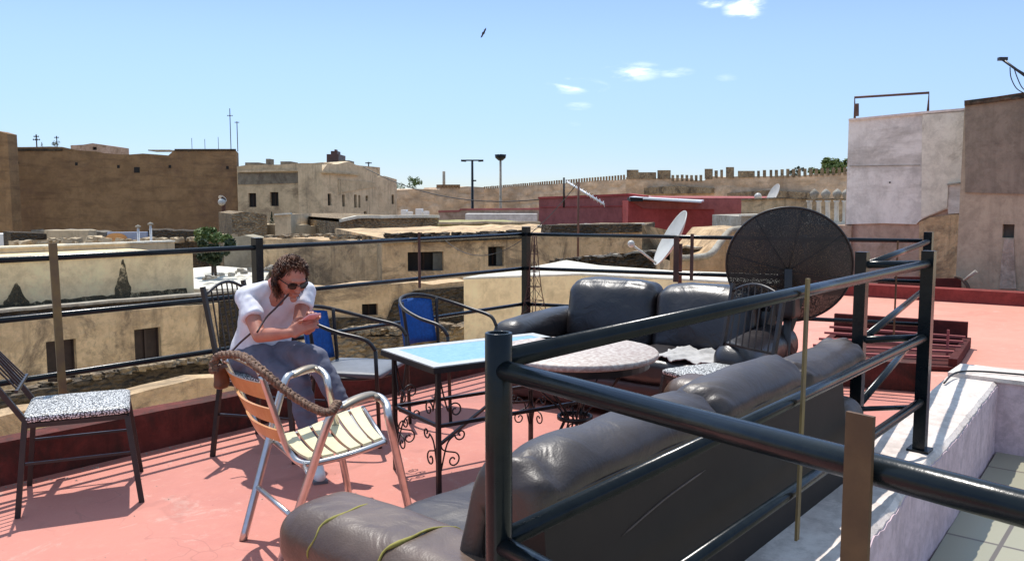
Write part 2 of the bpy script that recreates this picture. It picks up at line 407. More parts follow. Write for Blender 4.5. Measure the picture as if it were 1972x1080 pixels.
for (px, py, wx, wy, st) in ((1112,166,70,20,1.0),(1215,138,75,24,.75),(1300,140,45,12,.55),(1115,205,36,11,.6),(1435,15,48,30,1.0),(1375,3,36,14,.9),(1400,150,30,10,.35),(1108,238,22,8,.3)):
    dv = ray(px, py)[0].normalized()
    rx = dv.cross(UP).normalized(); ry = rx.cross(dv).normalized()
    a = mathn(nt, 'DIVIDE', dotn(gen, rx), wx/F); b_ = mathn(nt, 'DIVIDE', dotn(gen, ry), wy/F)
    q = mathn(nt, 'ADD', mathn(nt, 'MULTIPLY', a, a), mathn(nt, 'MULTIPLY', b_, b_))
    front = mathn(nt, 'GREATER_THAN', dotn(gen, dv), 0)
    m_ = mathn(nt, 'MULTIPLY', mathn(nt, 'MAXIMUM', mathn(nt, 'SUBTRACT', 1, q), 0), st)
    m_ = mathn(nt, 'MULTIPLY', m_, front)
    tot = m_ if tot is None else mathn(nt, 'MAXIMUM', tot, m_)
cf = ramp(nt, mathn(nt, 'MULTIPLY', tot, mathn(nt, 'MULTIPLY', ramp(nt, cn, .36, .66), 1.3)), .10, 1.7)
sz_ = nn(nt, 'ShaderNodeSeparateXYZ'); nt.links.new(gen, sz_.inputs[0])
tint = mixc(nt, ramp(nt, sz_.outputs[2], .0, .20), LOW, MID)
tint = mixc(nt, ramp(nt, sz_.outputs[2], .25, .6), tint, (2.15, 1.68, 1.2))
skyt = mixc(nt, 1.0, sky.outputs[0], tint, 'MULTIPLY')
skyc = mixc(nt, cf, skyt, (8.0, 8.3, 8.6))
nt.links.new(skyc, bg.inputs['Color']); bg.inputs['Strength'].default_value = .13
scene.view_settings.view_transform = 'Standard'; scene.view_settings.look = 'None'; scene.view_settings.exposure = .88; scene.view_settings.gamma = 1

exec_parts = True

# ================================================================== THE TERRACE
def poly(name, pts, z0, z1, mat, label=None):
    m = MB().prism([(x, y, z1) for x, y in pts], (0, 0, z0-z1)); return struct(m.build(name, mat))
# (counter-clockwise from above)
CR = Vector((6.02, 4.80, 0)); CE = Vector((7.02, 1.62, 0))
poly('terrace_floor', [(-2.6, 1.05), (6.45, 1.15), (7.1, 1.5), (6.12, 4.95), (-2.6, 4.95)], -7, 0, 'floor')
poly('neighbour_roof_floor', [(6.62, -7), (14.7, -7), (14.0, 4.9), (6.14, 4.93), (7.13, 1.5), (6.62, 1.18)], -7, -.012, 'floor2')
poly('courtyard_floor', [(-3.5, -6), (6.36, -6), (6.36, .98), (.6, .76), (-2.6, .9), (-3.5, .9)], -7, -.20, 'court')
# low red kerb walls
def wall_run(name, P, t, z0, z1, mat, label, cat, side=1):
    P = [Vector((p[0], p[1], 0)) for p in P]; m = MB()
    for a, b in zip(P[:-1], P[1:]):
        dd = (b-a); L = dd.length; dd.normalize(); nrm = Vector((-dd.y, dd.x, 0))*t*side
        N = max(2, int(L/.25)); ring = []
        for i in range(N+1):
            q = a+dd*L*i/N; j1 = noise.noise(q*2.3)*.007; j2 = noise.noise(q*3.1+Vector((5,0,0)))*.006
            ring.append([q+Vector((0,0,z0)), q+Vector((0,0,z1+j1)), q+nrm+Vector((0,0,z1+j2)), q+nrm+Vector((0,0,z0))])
        vs = [v for r_ in ring for v in r_]; fs = []
        for i in range(N):
            for k in range(4): fs.append((i*4+k, i*4+(k+1)%4, (i+1)*4+(k+1)%4, (i+1)*4+k))
        fs += [(0,1,2,3), (4*N+3,4*N+2,4*N+1,4*N)]
        m.add(vs, fs)
    return tag(m.build(name, mat), label, cat)
wall_run('parapet', [(-2.6, 4.80), (6.02, 4.80)], .15, -.5, .232, 'kerb', 'low dark red parapet kerb along the back of the terrace, left of the corner post', 'parapet')
wall_run('parapet', [(6.02, 4.80), (7.0, 1.64)], .15, -.5, .228, 'kerb', 'low dark red parapet kerb behind the two-seat black sofa', 'parapet')
# whitewashed parapet at the near side, its outer face washed lavender
def white_parapet():
    a, b = Vector((-2.6, .62, 0)), Vector((6.36, 1.0, 0)); N = 260; ins, out = [], []
    m = MB(); vs = []; fs = []
    for i in range(N+1):
        q = a.lerp(b, i/N); j = noise.noise(q*3)*.014+noise.noise(q*17)*.006; jz = noise.noise(q*2.1+Vector((9,0,0)))*.012+noise.noise(q*21)*.006
        vs += [q+Vector((0, j, -.4)), q+Vector((0, j*1.2, .262+jz)), q+Vector((0, .02+j, .28+jz)), q+Vector((0, .30, .285)), q+Vector((0, .30, -.4))]
    for i in range(N):
        for k in range(4): fs.append((i*5+k, (i+1)*5+k, (i+1)*5+k+1, i*5+k+1))
    m.add(vs, fs); o = m.build('parapet', 'paintwhite')
    tag(o, 'whitewashed parapet with sunlit top running under the near railing, beside the long sofa back', 'parapet')
    # lavender outer face, a thin render coat standing proud
    f = MB(); vs = []; fs = []
    for i in range(N+1):
        q = a.lerp(b, i/N); j = noise.noise(q*3)*.014+noise.noise(q*17)*.006; jz = noise.noise(q*2.1+Vector((9,0,0)))*.012+noise.noise(q*21)*.006
        e = noise.noise(q*9)*.016+noise.noise(q*30)*.012
        vs += [q+Vector((0, j-.006, -.39)), q+Vector((0, j*1.2-.006, .252+jz+e)), q+Vector((0, j+.004, .252+jz+e))]
    for i in range(N):
        for k in range(2): fs.append((i*3+k, (i+1)*3+k, (i+1)*3+k+1, i*3+k+1))
    f.add(vs, fs); f.build('wall_coating', 'lavender', o)
white_parapet()
o = MB().box((6.36, -6, -.4), (6.62, 1.12, .282)).build('courtyard_wall', 'lavender')
tag(o, 'lavender washed low wall closing the small courtyard at the right', 'wall')
m = MB(); m.box((6.33, -6, .285), (6.75, 1.3, .312)); m.build('coping', 'paintwhite', o)
# cable lying on the coping
pts = smoothpts([(6.0, 1.25, .30), (6.35, 1.22, .325), (6.5, .9, .325), (6.55, .3, .325), (6.5, -.6, .325), (6.6, -2, .325)], 6)
tag(MB().tube(pts, .007, 6).build('cable', 'cable'), 'black cable lying along the pale coping of the courtyard wall', 'cable')

# ---- railings
RR = .017
def railing_back():
    t = thing('railing', 'black iron railing along the back edge of the terrace, with a tall corner post', 'railing', (1.5, 4.86, .23), world=True)
    y = 4.86
    for z, r in ((1.19, RR), (.872, RR), (.537, RR)):
        MB().tube([(-2.4, y, z), (3.2, y, z), (6.03, y, z)], r, 12).build('rail', 'rail', t)
    P2 = Vector((7.0, 1.66, 0)); P1 = Vector((6.05, 4.84, 0))
    for z in (1.19, .872, .537):
        MB().tube([P1+UP*z, P2+UP*z], RR, 12).build('rail', 'rail', t)
    p = atY(495, 470, y)
    MB().box((p.x-.028, y-.028, .2), (p.x+.028, y+.028, 1.255)).build('post', 'rail', t)
    MB().box((6.05-.03, y-.05, .2), (6.05+.03, y+.01, 1.262)).build('post', 'rail', t)
    MB().box((-1.6, y-.03, .2), (-1.54, y+.03, 1.262)).build('post', 'rail', t)
    p = atY(104, 476, y-.045)
    MB().bar((p.x, y-.03, 1.27), (p.x+.012, y-.03, .36), .042, .012, up=(0,1,0)).build('flat_bar', 'gold', t)
    p = atY(803, 450, y)
    MB().bar((p.x, y-.024, 1.25), (p.x, y-.024, .80), .022, .01, up=(0,1,0)).build('flat_bar', 'rustdark', t)
    for px, top, bot, wd, mt in ((1302, 1.19, .80, .05, 'rustdark'), (1335, 1.22, .82, .028, 'rustdark'), (1730, 1.19, .42, .012, 'rust')):
        k = None
        for i in range(200):
            q = P1.lerp(P2, i/199); dq = q.x*ca+q.y*sa
            if 986+F*(q.x*sa-q.y*ca)/dq >= px: k = q; break
        k = k+Vector((-.024, 0, 0))
        MB().bar((k.x, k.y, top), (k.x, k.y, bot), .01, wd, up=(0,1,0)).build('flat_bar', mt, t)
railing_back()
A0 = Vector((1.184, 1.0135, 0)); A1 = Vector((4.35, 1.0, 0)); A2 = Vector((4.06, 1.22, 0)); A3 = Vector((6.97, 1.61, 0)); A4 = Vector((.86, -.37, 0))
A4 = A0 + (Vector((.983,.124,0))-A0)*1.9
def railing_near():
    t = thing('railing', 'thick dark pipe railing in the foreground, in front of the long leather sofa', 'railing', (1.2, 1.0, .28), world=True)
    def post(p, top, r=.026, bot=.27):
        m = MB(); n = 24
        m.lathe([(r*.75, bot), (r, bot), (r, top-.002), (r*.96, top), (r*.80, top), (r*.78, top-.004), (r*.78, top-.05), (0, top-.05)], n, Matrix.Translation((p.x, p.y, 0)))
        return m.build('post', 'rail', t)
    post(A0, 1.252, .0262)
    for p in (A1,): MB().box((p.x-.028, p.y-.028, .26), (p.x+.028, p.y+.028, 1.262)).build('post', 'rail', t)
    MB().box((A2.x-.026, A2.y-.026, .26), (A2.x+.026, A2.y+.026, 1.262)).build('post', 'rail', t)
    MB().box((A3.x-.03, A3.y-.03, -.02), (A3.x+.03, A3.y+.03, 1.262)).build('post', 'rail', t)
    for z in (1.20, .842, .528):
        MB().tube([A0+UP*z, A1+UP*z], .0205, 20).build('rail', 'rail', t)
        MB().tube([A2+UP*(z-.01), A3+UP*(z-.01)], .019, 16).build('rail', 'rail', t)
    for z in (1.20, .842):
        MB().tube([A2+UP*z, A1+UP*z], .017, 14).build('rail', 'rail', t)
    for z in (1.182, .838, .52):
        MB().tube([A0+UP*z, A4+UP*z], .0195, 24).build('rail', 'rail', t)
    MB().tube([A1+UP*.50+Vector((-.03,.02,0)), (3.9, 1.16, .55)], .012, 10).build('rail', 'rail', t)
    dd = (A4-A0).normalized(); q = Vector((.995, .294, 0))
    MB().bar((q.x, q.y, .28), (q.x, q.y, 1.252), .006, .034, up=tuple(dd)).build('flat_bar', 'rust', t)
    p = atY(1556, 531, .972)
    MB().bar((p.x, .972, 1.25), (p.x-.02, .972, .38), .024, .008, up=(0,1,0)).build('flat_bar', 'gold', t)
    MB().box((A1.x-.05, A1.y-.05, .281), (A1.x+.05, A1.y+.05, .292)).build('base_plate', 'rail', t)
railing_near()

# ---- near sofa
def wrinkle(amp, sc, off=0):
    def fn(q, p):
        n_ = noise.noise(Vector((q.x*sc+off, q.y*sc, q.z*sc)))*amp + noise.noise(Vector((q.x*sc*3+off, q.y*sc*2.2, q.z*sc*3)))*amp*.35
        d_ = Vector(p).normalized(); return q+d_*n_
    return fn
def cushion_top(amp, sag, off):
    w_ = wrinkle(amp, 7, off)
    def fn(q, p):
        q = w_(q, p)
        e = 1-abs(p[0])**3
        q.z += sag*e*(.5+.5*p[2]); q.y += -.018*(1-e)*(1 if p[1] > 0 else -1)
        # pinched creases running out from the seams
        k = max(0, abs(p[0])-.72)/.28
        q.z -= .012*k*abs(math.sin(q.y*60+q.x*25+off))
        return q
    return fn
def sofa_near():
    t = thing('sofa', 'long brown-black leather sofa seen from behind, in front of the near railing', 'sofa', (2.6, 1.6, 0), world=True)
    # slanted back panel and base
    m = MB(); m.prism([(1.53, 1.105, .06), (1.53, 1.175, .80), (1.53, 1.34, .80), (1.53, 1.42, .06)], (2.15, 0, 0)); b = m.build('back_frame', 'vinyl', t)
    m = MB(); m.rbox((2.66, 1.66, .17), (1.08, .38, .14), .03, 8); m.build('base', 'maroon', t)
    prof = [(1.475,.43),(1.455,.53),(1.43,.64),(1.405,.75),(1.375,.83),(1.33,.872),(1.27,.885),(1.21,.872),(1.165,.835),(1.150,.79),(1.165,.752),(1.20,.742),(1.27,.745),(1.33,.70),(1.35,.56),(1.36,.44)]
    cy, cz = 1.33, .70
    for i, (a, b_, dz, br) in enumerate(((1.50, 2.475, .0, 0), (2.465, 3.235, .012, 1), (3.225, 3.98, -.035, 2))):
        m = MB(); N = 44; K = len(prof); SUB = 4; vs = []; fs = []
        ring = []
        for k in range(K):
            p0, p1, p2, p3 = (Vector((*prof[(k+q) % K], 0)) for q in (-1, 0, 1, 2))
            for q in range(SUB):
                tt = q/SUB; ring.append(.5*((2*p1)+(p2-p0)*tt+(2*p0-5*p1+4*p2-p3)*tt*tt+(3*p1-p0-3*p2+p3)*tt**3))
        KK = len(ring)
        for n_ in range(N+1):
            e = n_/N; e = .5-.5*math.cos(math.pi*e); x = a+(b_-a)*e
            dd = min(e, 1-e)*(b_-a); rnd_ = math.sqrt(max(0, 1-(1-min(dd/.055, 1))**2)); sc = .62+.38*rnd_
            if n_ in (0, N): sc = .50
            sag = dz*(1-(2*e-1)**4)
            for q in ring:
                y, z = cy+(q.x-cy)*sc, cz+(q.y-cz)*sc
                top_ = max(0, (q.y-.72)/.16)
                z += sag*top_ + .010*noise.noise(Vector((x*5, q.x*9, q.y*9+i*3)))
                y += .006*noise.noise(Vector((x*6+7, q.x*9, q.y*9)))
                # gathered creases close to each end
                k_ = math.exp(-(dd/.10)**2)*top_
                z -= .016*k_*abs(math.sin(q.x*46+x*30+2*noise.noise(Vector((x*9, q.x*9, 1)))))
                if i == 0: z -= .022*math.exp(-((x-1.60)/.045)**2)*top_*abs(math.sin(x*130+q.x*22))
                z -= .010*math.exp(-((e-.5)/.3)**2)*top_*0
                vs.append((x, y, z))
        for n_ in range(N):
            for k in range(KK): fs.append((n_*KK+k, (n_+1)*KK+k, (n_+1)*KK+(k+1)%KK, n_*KK+(k+1)%KK))
        fs += [tuple(range(KK)), tuple(N*KK+k for k in range(KK-1, -1, -1))]
        m.add(vs, fs, True); c = m.build('back_cushion', 'leather', t)
        e0, e1 = a+.06, b_-.06
        MB().tube([(e0+(e1-e0)*q/16, 1.1505+.001*math.sin(q), .786+dz*.35) for q in range(17)], .0022, 6).build('seam', 'leather', c)
    for a, b_ in ((1.60, 2.30), (2.31, 3.00), (3.01, 3.68)):
        m = MB(); m.rbox(((a+b_)/2, 1.78, .375), ((b_-a)/2, .30, .085), .06, 16, fn=wrinkle(.014, 6, a)); m.build('seat_cushion', 'leather', t)
    for uc, mt, end in ((1.515, 'leather_arm', 1), (3.80, 'leather_arm', 0)):
        m = MB(); m.rbox((uc, 1.60, .505), (.152, .475, .106), .100, 20, fn=wrinkle(.008, 5, uc))
        ar = m.build('armrest', mt, t)
        m = MB(); m.rbox((uc+.01, 1.595, .23), (.115, .445, .20), .03, 8); m.build('arm_panel', 'maroon', ar)
        if end:
            for v0, sk in ((1.87, .05), (1.62, .09)):
                ps = []
                for k in range(25):
                    an = R(185-k*6.6); cx = -.052 if math.cos(an) < 0 else .052
                    if abs(math.cos(an)) < .5: cx = .052*math.cos(an)/.5
                    ps.append((uc+cx+.1005*math.cos(an), v0-sk*(k/24)+.006*math.sin(k*.9), .511+.1015*math.sin(an)))
                MB().tube(ps, [.001]+[.0035]*9+[.006, .0075, .006]+[.004]*11+[.001], 8).build('torn_seam', 'foam', ar)
    # a scuffed light crease on the back panel
    yy = lambda z: 1.105+.07*(z-.06)/.74-.001
    ps = smoothpts([(x_, yy(z_), z_) for x_, z_ in ((1.86, .60), (2.1, .635), (2.36, .655))], 8)
    MB().tube(ps, [.0008]*2+[.0032]*13+[.0008]*2, 6).build('crease_strip', 'leather_arm', t)
    for u_ in (1.75, 3.55):
        for v_ in (1.25, 1.95): MB().lathe([(0, 0), (.025, 0), (.03, .04), (0, .04)], 12, Matrix.Translation((u_, v_, 0))).build('foot', 'blackmetal', t)
sofa_near()

def sofa_far():
    t = thing('sofa', 'black leather two-seat sofa in the corner facing the round table, back against the railing', 'sofa', (5.2, 3.1, 0), world=True)
    M_ = Matrix.Translation((5.31, 3.13, 0)) @ Matrix.Rotation(R(4), 4, 'Z')
    m = MB(); m.rbox((.42, 0, .40), (.10, .86, .34), .06, 12, M=M_); m.build('back_frame', 'leatherblue', t)
    m = MB(); m.rbox((-.05, 0, .16), (.48, .85, .12), .04, 10, M=M_); m.build('base', 'maroon', t)
    def bk(off):
        w_ = wrinkle(.012, 5, off)
        def fn(q, p):
            q = w_(q, p); q.x += .10*(p[2])*.6; q.z += .03*(1-abs(p[1])**2.5)*(.5+.5*p[2]); q.x -= .03*(1-p[1]**2)*(1-p[2]**2); return q
        return fn
    for v0, sgn in ((.385, 1), (-.385, 2)):
        m = MB(); m.rbox((.24, v0, .615), (.14, .385, .245), .095, 20, M=M_, fn=bk(sgn*3.)); m.build('back_cushion', 'leatherblue', t)
        m = MB(); m.rbox((-.18, v0*.98, .36), (.36, .375, .085), .06, 16, M=M_, fn=wrinkle(.012, 6, v0)); m.build('seat_cushion', 'leatherblue', t)
    for v0 in (.88, -.88):
        def fn(q, p): 
            q = wrinkle(.008, 5, v0)(q, p); q.z -= .03*max(0, -p[0]); return q
        m = MB(); m.rbox((-.06, v0, .50), (.52, .145, .13), .12, 16, M=M_, fn=fn); ar = m.build('armrest', 'leatherblue', t)
        m = MB(); m.rbox((-.04, v0, .20), (.48, .11, .19), .03, 8, M=M_); m.build('arm_panel', 'maroon', ar)
sofa_far()
def glare_throw():   # pale crumpled cloth, its colour standing in for sun glare on the leather
    m = MB(); N = 34; vs = []; fs = []
    for i in range(N+1):
        for j in range(N+1):
            a, b_ = i/N, j/N
            x = 4.84+.46*a; y = 2.34+.46*b_
            z = .462+.009*math.sin(b_*18+4*a)+.014*abs(noise.noise(Vector((a*3, b_*8, 0))))+.012*noise.noise(Vector((a*9, b_*15, 3)))
            vs.append((x+.04*noise.noise(Vector((b_*4, 2, a))), y+.03*noise.noise(Vector((a*4, 7, b_))), z))
    for i in range(N):
        for j in range(N): k = i*(N+1)+j; fs.append((k, k+N+1, k+N+2, k+1))
    m.add(vs, fs, True); o = m.build('glare_cloth', 'cloth')
    md = o.modifiers.new('t', 'SOLIDIFY'); md.thickness = .006
    tag(o, 'pale crumpled cloth added for the sun glare on the two-seat sofa seat', 'glare cloth')
glare_throw()

# ---- metal chairs with woven seats
def metal_chair(label, loc, rz, seat='knit', back_h=1.0, rc=.10):
    """faces local +x; x back..front, y width"""
    t = thing('metal_chair', label, 'chair', loc, rz, 'black metal chairs with woven seats')
    W = .215; D0 = -.22; D1 = .22; hz = .455
    m = MB()
    def top(q, p):
        q.z += .012*(1-p[0]**2)*(1-p[1]**2); return q
    m.rbox((0, 0, hz+.008), (.235, .23, .02), .018, 12, fn=top); m.build('seat', seat, t)
    m = MB()
    for a, b_ in (((D0, -W), (D1, -W)), ((D1, -W), (D1, W)), ((D1, W), (D0, W)), ((D0, W), (D0, -W))):
        m.bar((a[0], a[1], hz-.022), (b_[0], b_[1], hz-.022), .022, .022)
    m.build('seat_frame', 'blackmetal', t)
    for s in (-1, 1):
        m = MB(); m.bar((D0, s*W, hz+.02), (D0-.05, s*(W+.035), 0), .024, .024); m.build('leg', 'blackmetal', t)
        m = MB(); m.bar((D1, s*W, hz-.02), (D1+.05, s*(W+.045), 0), .026, .026); m.build('leg', 'blackmetal', t)
        m = MB(); m.bar((D0, s*W, hz+.0), (D0-rc, s*W*1.0, back_h), .024, .024); m.build('back_post', 'blackmetal', t)
        m = MB(); m.bar((D0-.02, s*(W+.012), .25), (D1+.02, s*(W+.014), .25), .012, .012); m.build('stretcher', 'blackmetal', t)
    pts = arc(lambda a: Vector((D0-rc+.01, W*(1-2*a), back_h-.05+.06*math.sin(math.pi*a))), 10)
    m = MB(); m.tube(pts, .010, 8); m.build('top_rail', 'blackmetal', t)
    zl = .60
    m = MB(); m.bar((D0-.03, -W, zl), (D0-.03, W, zl), .014, .014); m.build('lower_rail', 'blackmetal', t)
    for k in range(7):
        y = W*(-.75+.25*k); a = (W-y)/(2*W)
        m = MB(); m.bar((D0-.03, y, zl), (D0-rc+.02, y, back_h-.05+.06*math.sin(math.pi*a)), .007, .007); m.build('back_bar', 'blackmetal', t)
    return t
metal_chair('black metal chair with black and white woven seat standing alone at the left edge', (1.80, 4.36, 0), R(-26), rc=.34)
metal_chair('black metal chair that the woman sits on', (2.90, 4.28, 0), R(-64))
metal_chair('black metal chair with woven seat between the two sofas, beside the dark dish', (4.57, 2.19, 0), R(158), back_h=.98)

# ---- aluminium armchair with slats
AL = {}
def alu_chair():
    c0 = (atZ(600,890,.41)+atZ(690,790,.42))/2
    t = thing('aluminium_armchair', 'aluminium armchair with cream seat slats and varnished wooden back slats, beside the woman', 'chair', (c0.x, c0.y, 0), world=True)
    for side, K in (('near', dict(rf=(536,1096,0), ra=(634,806,.645), a0=(652,784,.682), a1=(716,763,.69), b1=(742,776,.665), b2=(750,812,.60), ff=(797,1022,0),
                                  top=(503,722,.80), m1=(533,808,.60), m2=(556,868,.45), m3=(585,892,.40), m4=(640,884,.395), s1=(700,866,.41), s2=(742,850,.415))),
                    ('far', dict(rf=(468,1040,0), ra=(545,744,.645), a0=(560,722,.685), a1=(604,710,.69), b1=(626,722,.665), b2=(634,752,.60), ff=(673,955,0),
                                  top=(431,690,.83), m1=(468,765,.62), m2=(500,828,.46), m3=(528,845,.405), m4=(580,832,.40), s1=(655,800,.415), s2=(700,785,.42)))):
        P = {k: atZ(*v) for k, v in K.items()}; AL[side] = P
        r = .0175
        MB().tube(smoothpts([P['rf'], P['rf'].lerp(P['ra'], .5), P['ra'], P['a0']], 6), r, 12, flat=1).build('leg', 'alu', t)
        MB().tube(smoothpts([P['a0'], P['a1'], P['b1'], P['b2'], P['b2'].lerp(P['ff'], .5), P['ff']], 6), r, 12).build('leg', 'alu', t)
        pad = smoothpts([P['a0']-UP*.004, P['a0'].lerp(P['a1'],.5)+UP*.010, P['a1']+UP*.008, P['b1'].lerp(P['a1'],.4)+UP*.004], 6)
        MB().tube(pad, [.016]+[.027]*(len(pad)-2)+[.014], 14, flat=.5).build('armrest', 'armpad', t)
        MB().tube(smoothpts([P[k] for k in ('top','m1','m2','m3','m4','s1','s2')], 6), .0135, 12).build('side_tube', 'alu', t)
    N, Fr = AL['near'], AL['far']
    MB().tube(smoothpts([N['top'], N['top'].lerp(Fr['top'],.12)+UP*.022, N['top'].lerp(Fr['top'],.5)+UP*.030, N['top'].lerp(Fr['top'],.88)+UP*.022, Fr['top']], 6), .0135, 12).build('top_rail', 'alu', t)
    MB().tube([N['s2']-UP*.005, Fr['s2']-UP*.005], .012, 10).build('front_rail', 'alu', t)
    MB().tube([N['m3']-UP*.012, Fr['m3']-UP*.012], .012, 10).build('rear_rail', 'alu', t)
    q = lambda S, f: S['rf'].lerp(S['ra'], f)
    MB().tube([q(N,.34), q(Fr,.34)], .0115, 10).build('stretcher', 'alu', t)
    for S in (N, Fr): MB().tube([q(S,.62), S['m3']-UP*.01], .009, 8).build('bracket', 'alu', t)
    def curve(S):
        pts = smoothpts([S[k] for k in ('m3','m4','s1','s2')], 10); L = [0]
        for a, b_ in zip(pts[:-1], pts[1:]): L.append(L[-1]+(b_-a).length)
        def f(u_):
            d_ = u_*L[-1]
            for i in range(len(L)-1):
                if L[i] <= d_ <= L[i+1]+1e-9: return pts[i].lerp(pts[i+1], (d_-L[i])/(L[i+1]-L[i]))
            return pts[-1]
        return f
    fn_, ff_ = curve(N), curve(Fr)
    for k in range(6):
        u0, u1 = .06+k*.155, .06+k*.155+.122; m = MB(); n = 14; vs = []
        for i in range(n+1):
            w_ = .03+.94*i/n; sag = -.020*(1-(2*w_-1)**2)+.012
            a, b_ = fn_(u0).lerp(ff_(u0), w_), fn_(u1).lerp(ff_(u1), w_)
            for q_ in (a, b_): vs += [q_+UP*(sag), q_+UP*(sag+.011)]
        fs = []
        for i in range(n):
            o_ = i*4
            for (a, b_) in ((0,1),(1,3),(3,2),(2,0)): fs.append((o_+a, o_+b_, o_+4+b_, o_+4+a))
        fs += [(0,2,3,1), (4*n, 4*n+1, 4*n+3, 4*n+2)]
        m.add(vs, fs); m.build('seat_slat', 'slat', t)
        for S_, w_ in ((fn_, .0), (ff_, .0)):
            pass
    bk = ((Fr['top']+N['top'])-(Fr['s2']+N['s2'])); bk.z = 0; bk.normalize()
    for k in range(3):
        f = .20+.26*k; 
        def up(S, g): 
            pts = smoothpts([S['top'], S['m1'], S['m2']], 8); x = g*(len(pts)-1); i = min(int(x), len(pts)-2); return pts[i].lerp(pts[i+1], x-i)
        m = MB(); n = 14; vs = []; fs = []
        for i in range(n+1):
            w_ = i/n; bow = bk*.040*(1-(2*w_-1)**2)
            a, b_ = up(N, f-.085).lerp(up(Fr, f-.085), w_)+bow, up(N, f+.085).lerp(up(Fr, f+.085), w_)+bow*.9
            for q_ in (a, b_): vs += [q_, q_+bk*.013]
        for i in range(n):
            o_ = i*4
            for (a, b_) in ((0,1),(1,3),(3,2),(2,0)): fs.append((o_+a, o_+b_, o_+4+b_, o_+4+a))
        m.add(vs, fs); m.build('back_slat', 'wood', t)
    return t
alu_chair()

# ---- shoulder bag with thick braided strap over the chair back and arm
def bag():
    N, Fr = AL['near'], AL['far']
    t = thing('shoulder_bag', 'dark tan bag with thick braided strap slung over the slatted armchair', 'bag', tuple(Fr['top']-UP*.1), 0, world=True)
    P = [Fr['top']-FW*.05-RT*.03-UP*.05, Fr['top']-FW*.03-RT*.015+UP*.016, Fr['top'].lerp(N['top'],.5)+UP*.045, N['top']+UP*.018+RT*.01-FW*.01, N['top'].lerp(N['ra'],.35)+UP*.006-FW*.01, N['top'].lerp(N['ra'],.7)+UP*.004-FW*.012, N['ra']+UP*.030-FW*.018, N['a0']+UP*.022-FW*.005]
    P = smoothpts(P, 16)
    for k in range(4):
        pts = []
        for i, p in enumerate(P):
            a_ = P[max(i-1,0)]; b_ = P[min(i+1,len(P)-1)]; tt = (b_-a_).normalized(); x_ = tt.cross(UP).normalized(); y_ = x_.cross(tt)
            ph = i*.62+k*math.pi/2; pts.append(p+x_*.0115*math.sin(ph)+y_*.0085*math.sin(2*ph))
        MB().tube(pts, [.0085+.0015*math.sin(i*1.9+k) for i in range(len(P))], 7).build('braided_strap', 'rope', t)
    m = MB(); m.rbox(tuple(Fr['top']-FW*.01-RT*.012-UP*.075), (.032, .022, .055), .02, 10, fn=wrinkle(.012, 12)); m.build('bag_body', 'bagleather', t)
bag()

# ---- tiled table with scrollwork
def spiral(c, r0, turns, ax, ay, s=1, start=0, n=26):
    return [Vector(c)+ax*(r0*(1-i/n*.82)*math.cos(start+s*turns*2*math.pi*i/n))+ay*(r0*(1-i/n*.82)*math.sin(start+s*turns*2*math.pi*i/n)) for i in range(n+1)]
def tile_table():
    A = Vector((2.878, 2.889, 0)); e = (Vector((3.051, 3.476, 0))-A); wd = e.length; e.normalize(); l = Vector((e.y, -e.x, 0))
    L = 1.04; rz = math.atan2(l.y, l.x)
    t = thing('tile_table', 'rectangular iron table topped with pale blue tiles in a white border', 'table', A+l*L/2+e*wd/2, rz)
    hx, hy, z = L/2, wd/2, .68
    m = MB(); m.box((-hx, -hy, z-.035), (hx, hy, z-.006)); m.build('top_frame', 'blackmetal', t)
    m = MB(); b = .075
    m.box((-hx+.004, -hy+.004, z-.006), (hx-.004, -hy+b, z)); m.box((-hx+.004, hy-b, z-.006), (hx-.004, hy-.004, z))
    m.box((-hx+.004, -hy+b, z-.006), (-hx+b, hy-b, z)); m.box((hx-b, -hy+b, z-.006), (hx-.004, hy-b, z)); m.build('tile_border', 'tilewhite', t)
    MB().box((-hx+b, -hy+b, z-.006), (hx-b, hy-b, z-.001)).build('tile_inlay', 'tileblue', t)
    lx, ly = hx-.055, hy-.055
    for sx in (-1, 1):
        for sy in (-1, 1):
            m = MB(); m.bar((sx*lx, sy*ly, 0), (sx*lx, sy*ly, z-.035), .022, .022); m.build('leg', 'blackmetal', t)
    zr = .36
    for sy in (-1, 1): MB().bar((-lx, sy*ly, zr), (lx, sy*ly, zr), .018, .018).build('stretcher', 'blackmetal', t)
    for sx in (-1, 1): MB().bar((sx*lx, -ly, zr-.0), (sx*lx, ly, zr), .017, .017).build('stretcher', 'blackmetal', t)
    MB().bar((-lx, -ly, zr-.10), (0, 0, zr), .014, .014).build('brace', 'blackmetal', t)
    MB().bar((lx, ly, zr-.10), (0, 0, zr), .014, .014).build('brace', 'blackmetal', t)
    X, Z_, Y_ = Vector((1,0,0)), Vector((0,0,1)), Vector((0,1,0))
    for sx in (-1, 1):
        for sy in (-1, 1):
            c = Vector((sx*lx, sy*ly, 0))
            for ax, hl in ((X*-sx, 'a'), (Y_*-sy, 'b')):
                # below the rail: c-scroll ending in two curls
                m = MB(); P = spiral(c+ax*.085+Z_*.17, .042, 1.2, ax, Z_, -1, math.pi*.5)
                Q = smoothpts([c+ax*.012+Z_*.33, c+ax*.02+Z_*.24, P[0]], 6)[:-1]; m.tube(Q+P, .0042, 6)
                P = spiral(c+ax*.13+Z_*.30, .034, 1.2, ax, Z_, 1, math.pi)
                Q = smoothpts([c+ax*.012+Z_*.12, c+ax*.05+Z_*.26, P[0]], 6)[:-1]; m.tube(Q+P, .0042, 6)
                # above the rail
                P = spiral(c+ax*.10+Z_*.43, .045, 1.3, ax, Z_, -1, math.pi)
                Q = smoothpts([c+ax*.012+Z_*.60, c+ax*.03+Z_*.52, P[0]], 6)[:-1]; m.tube(Q+P, .0042, 6)
                m.build('scroll', 'blackmetal', t)
    return t
tile_table()

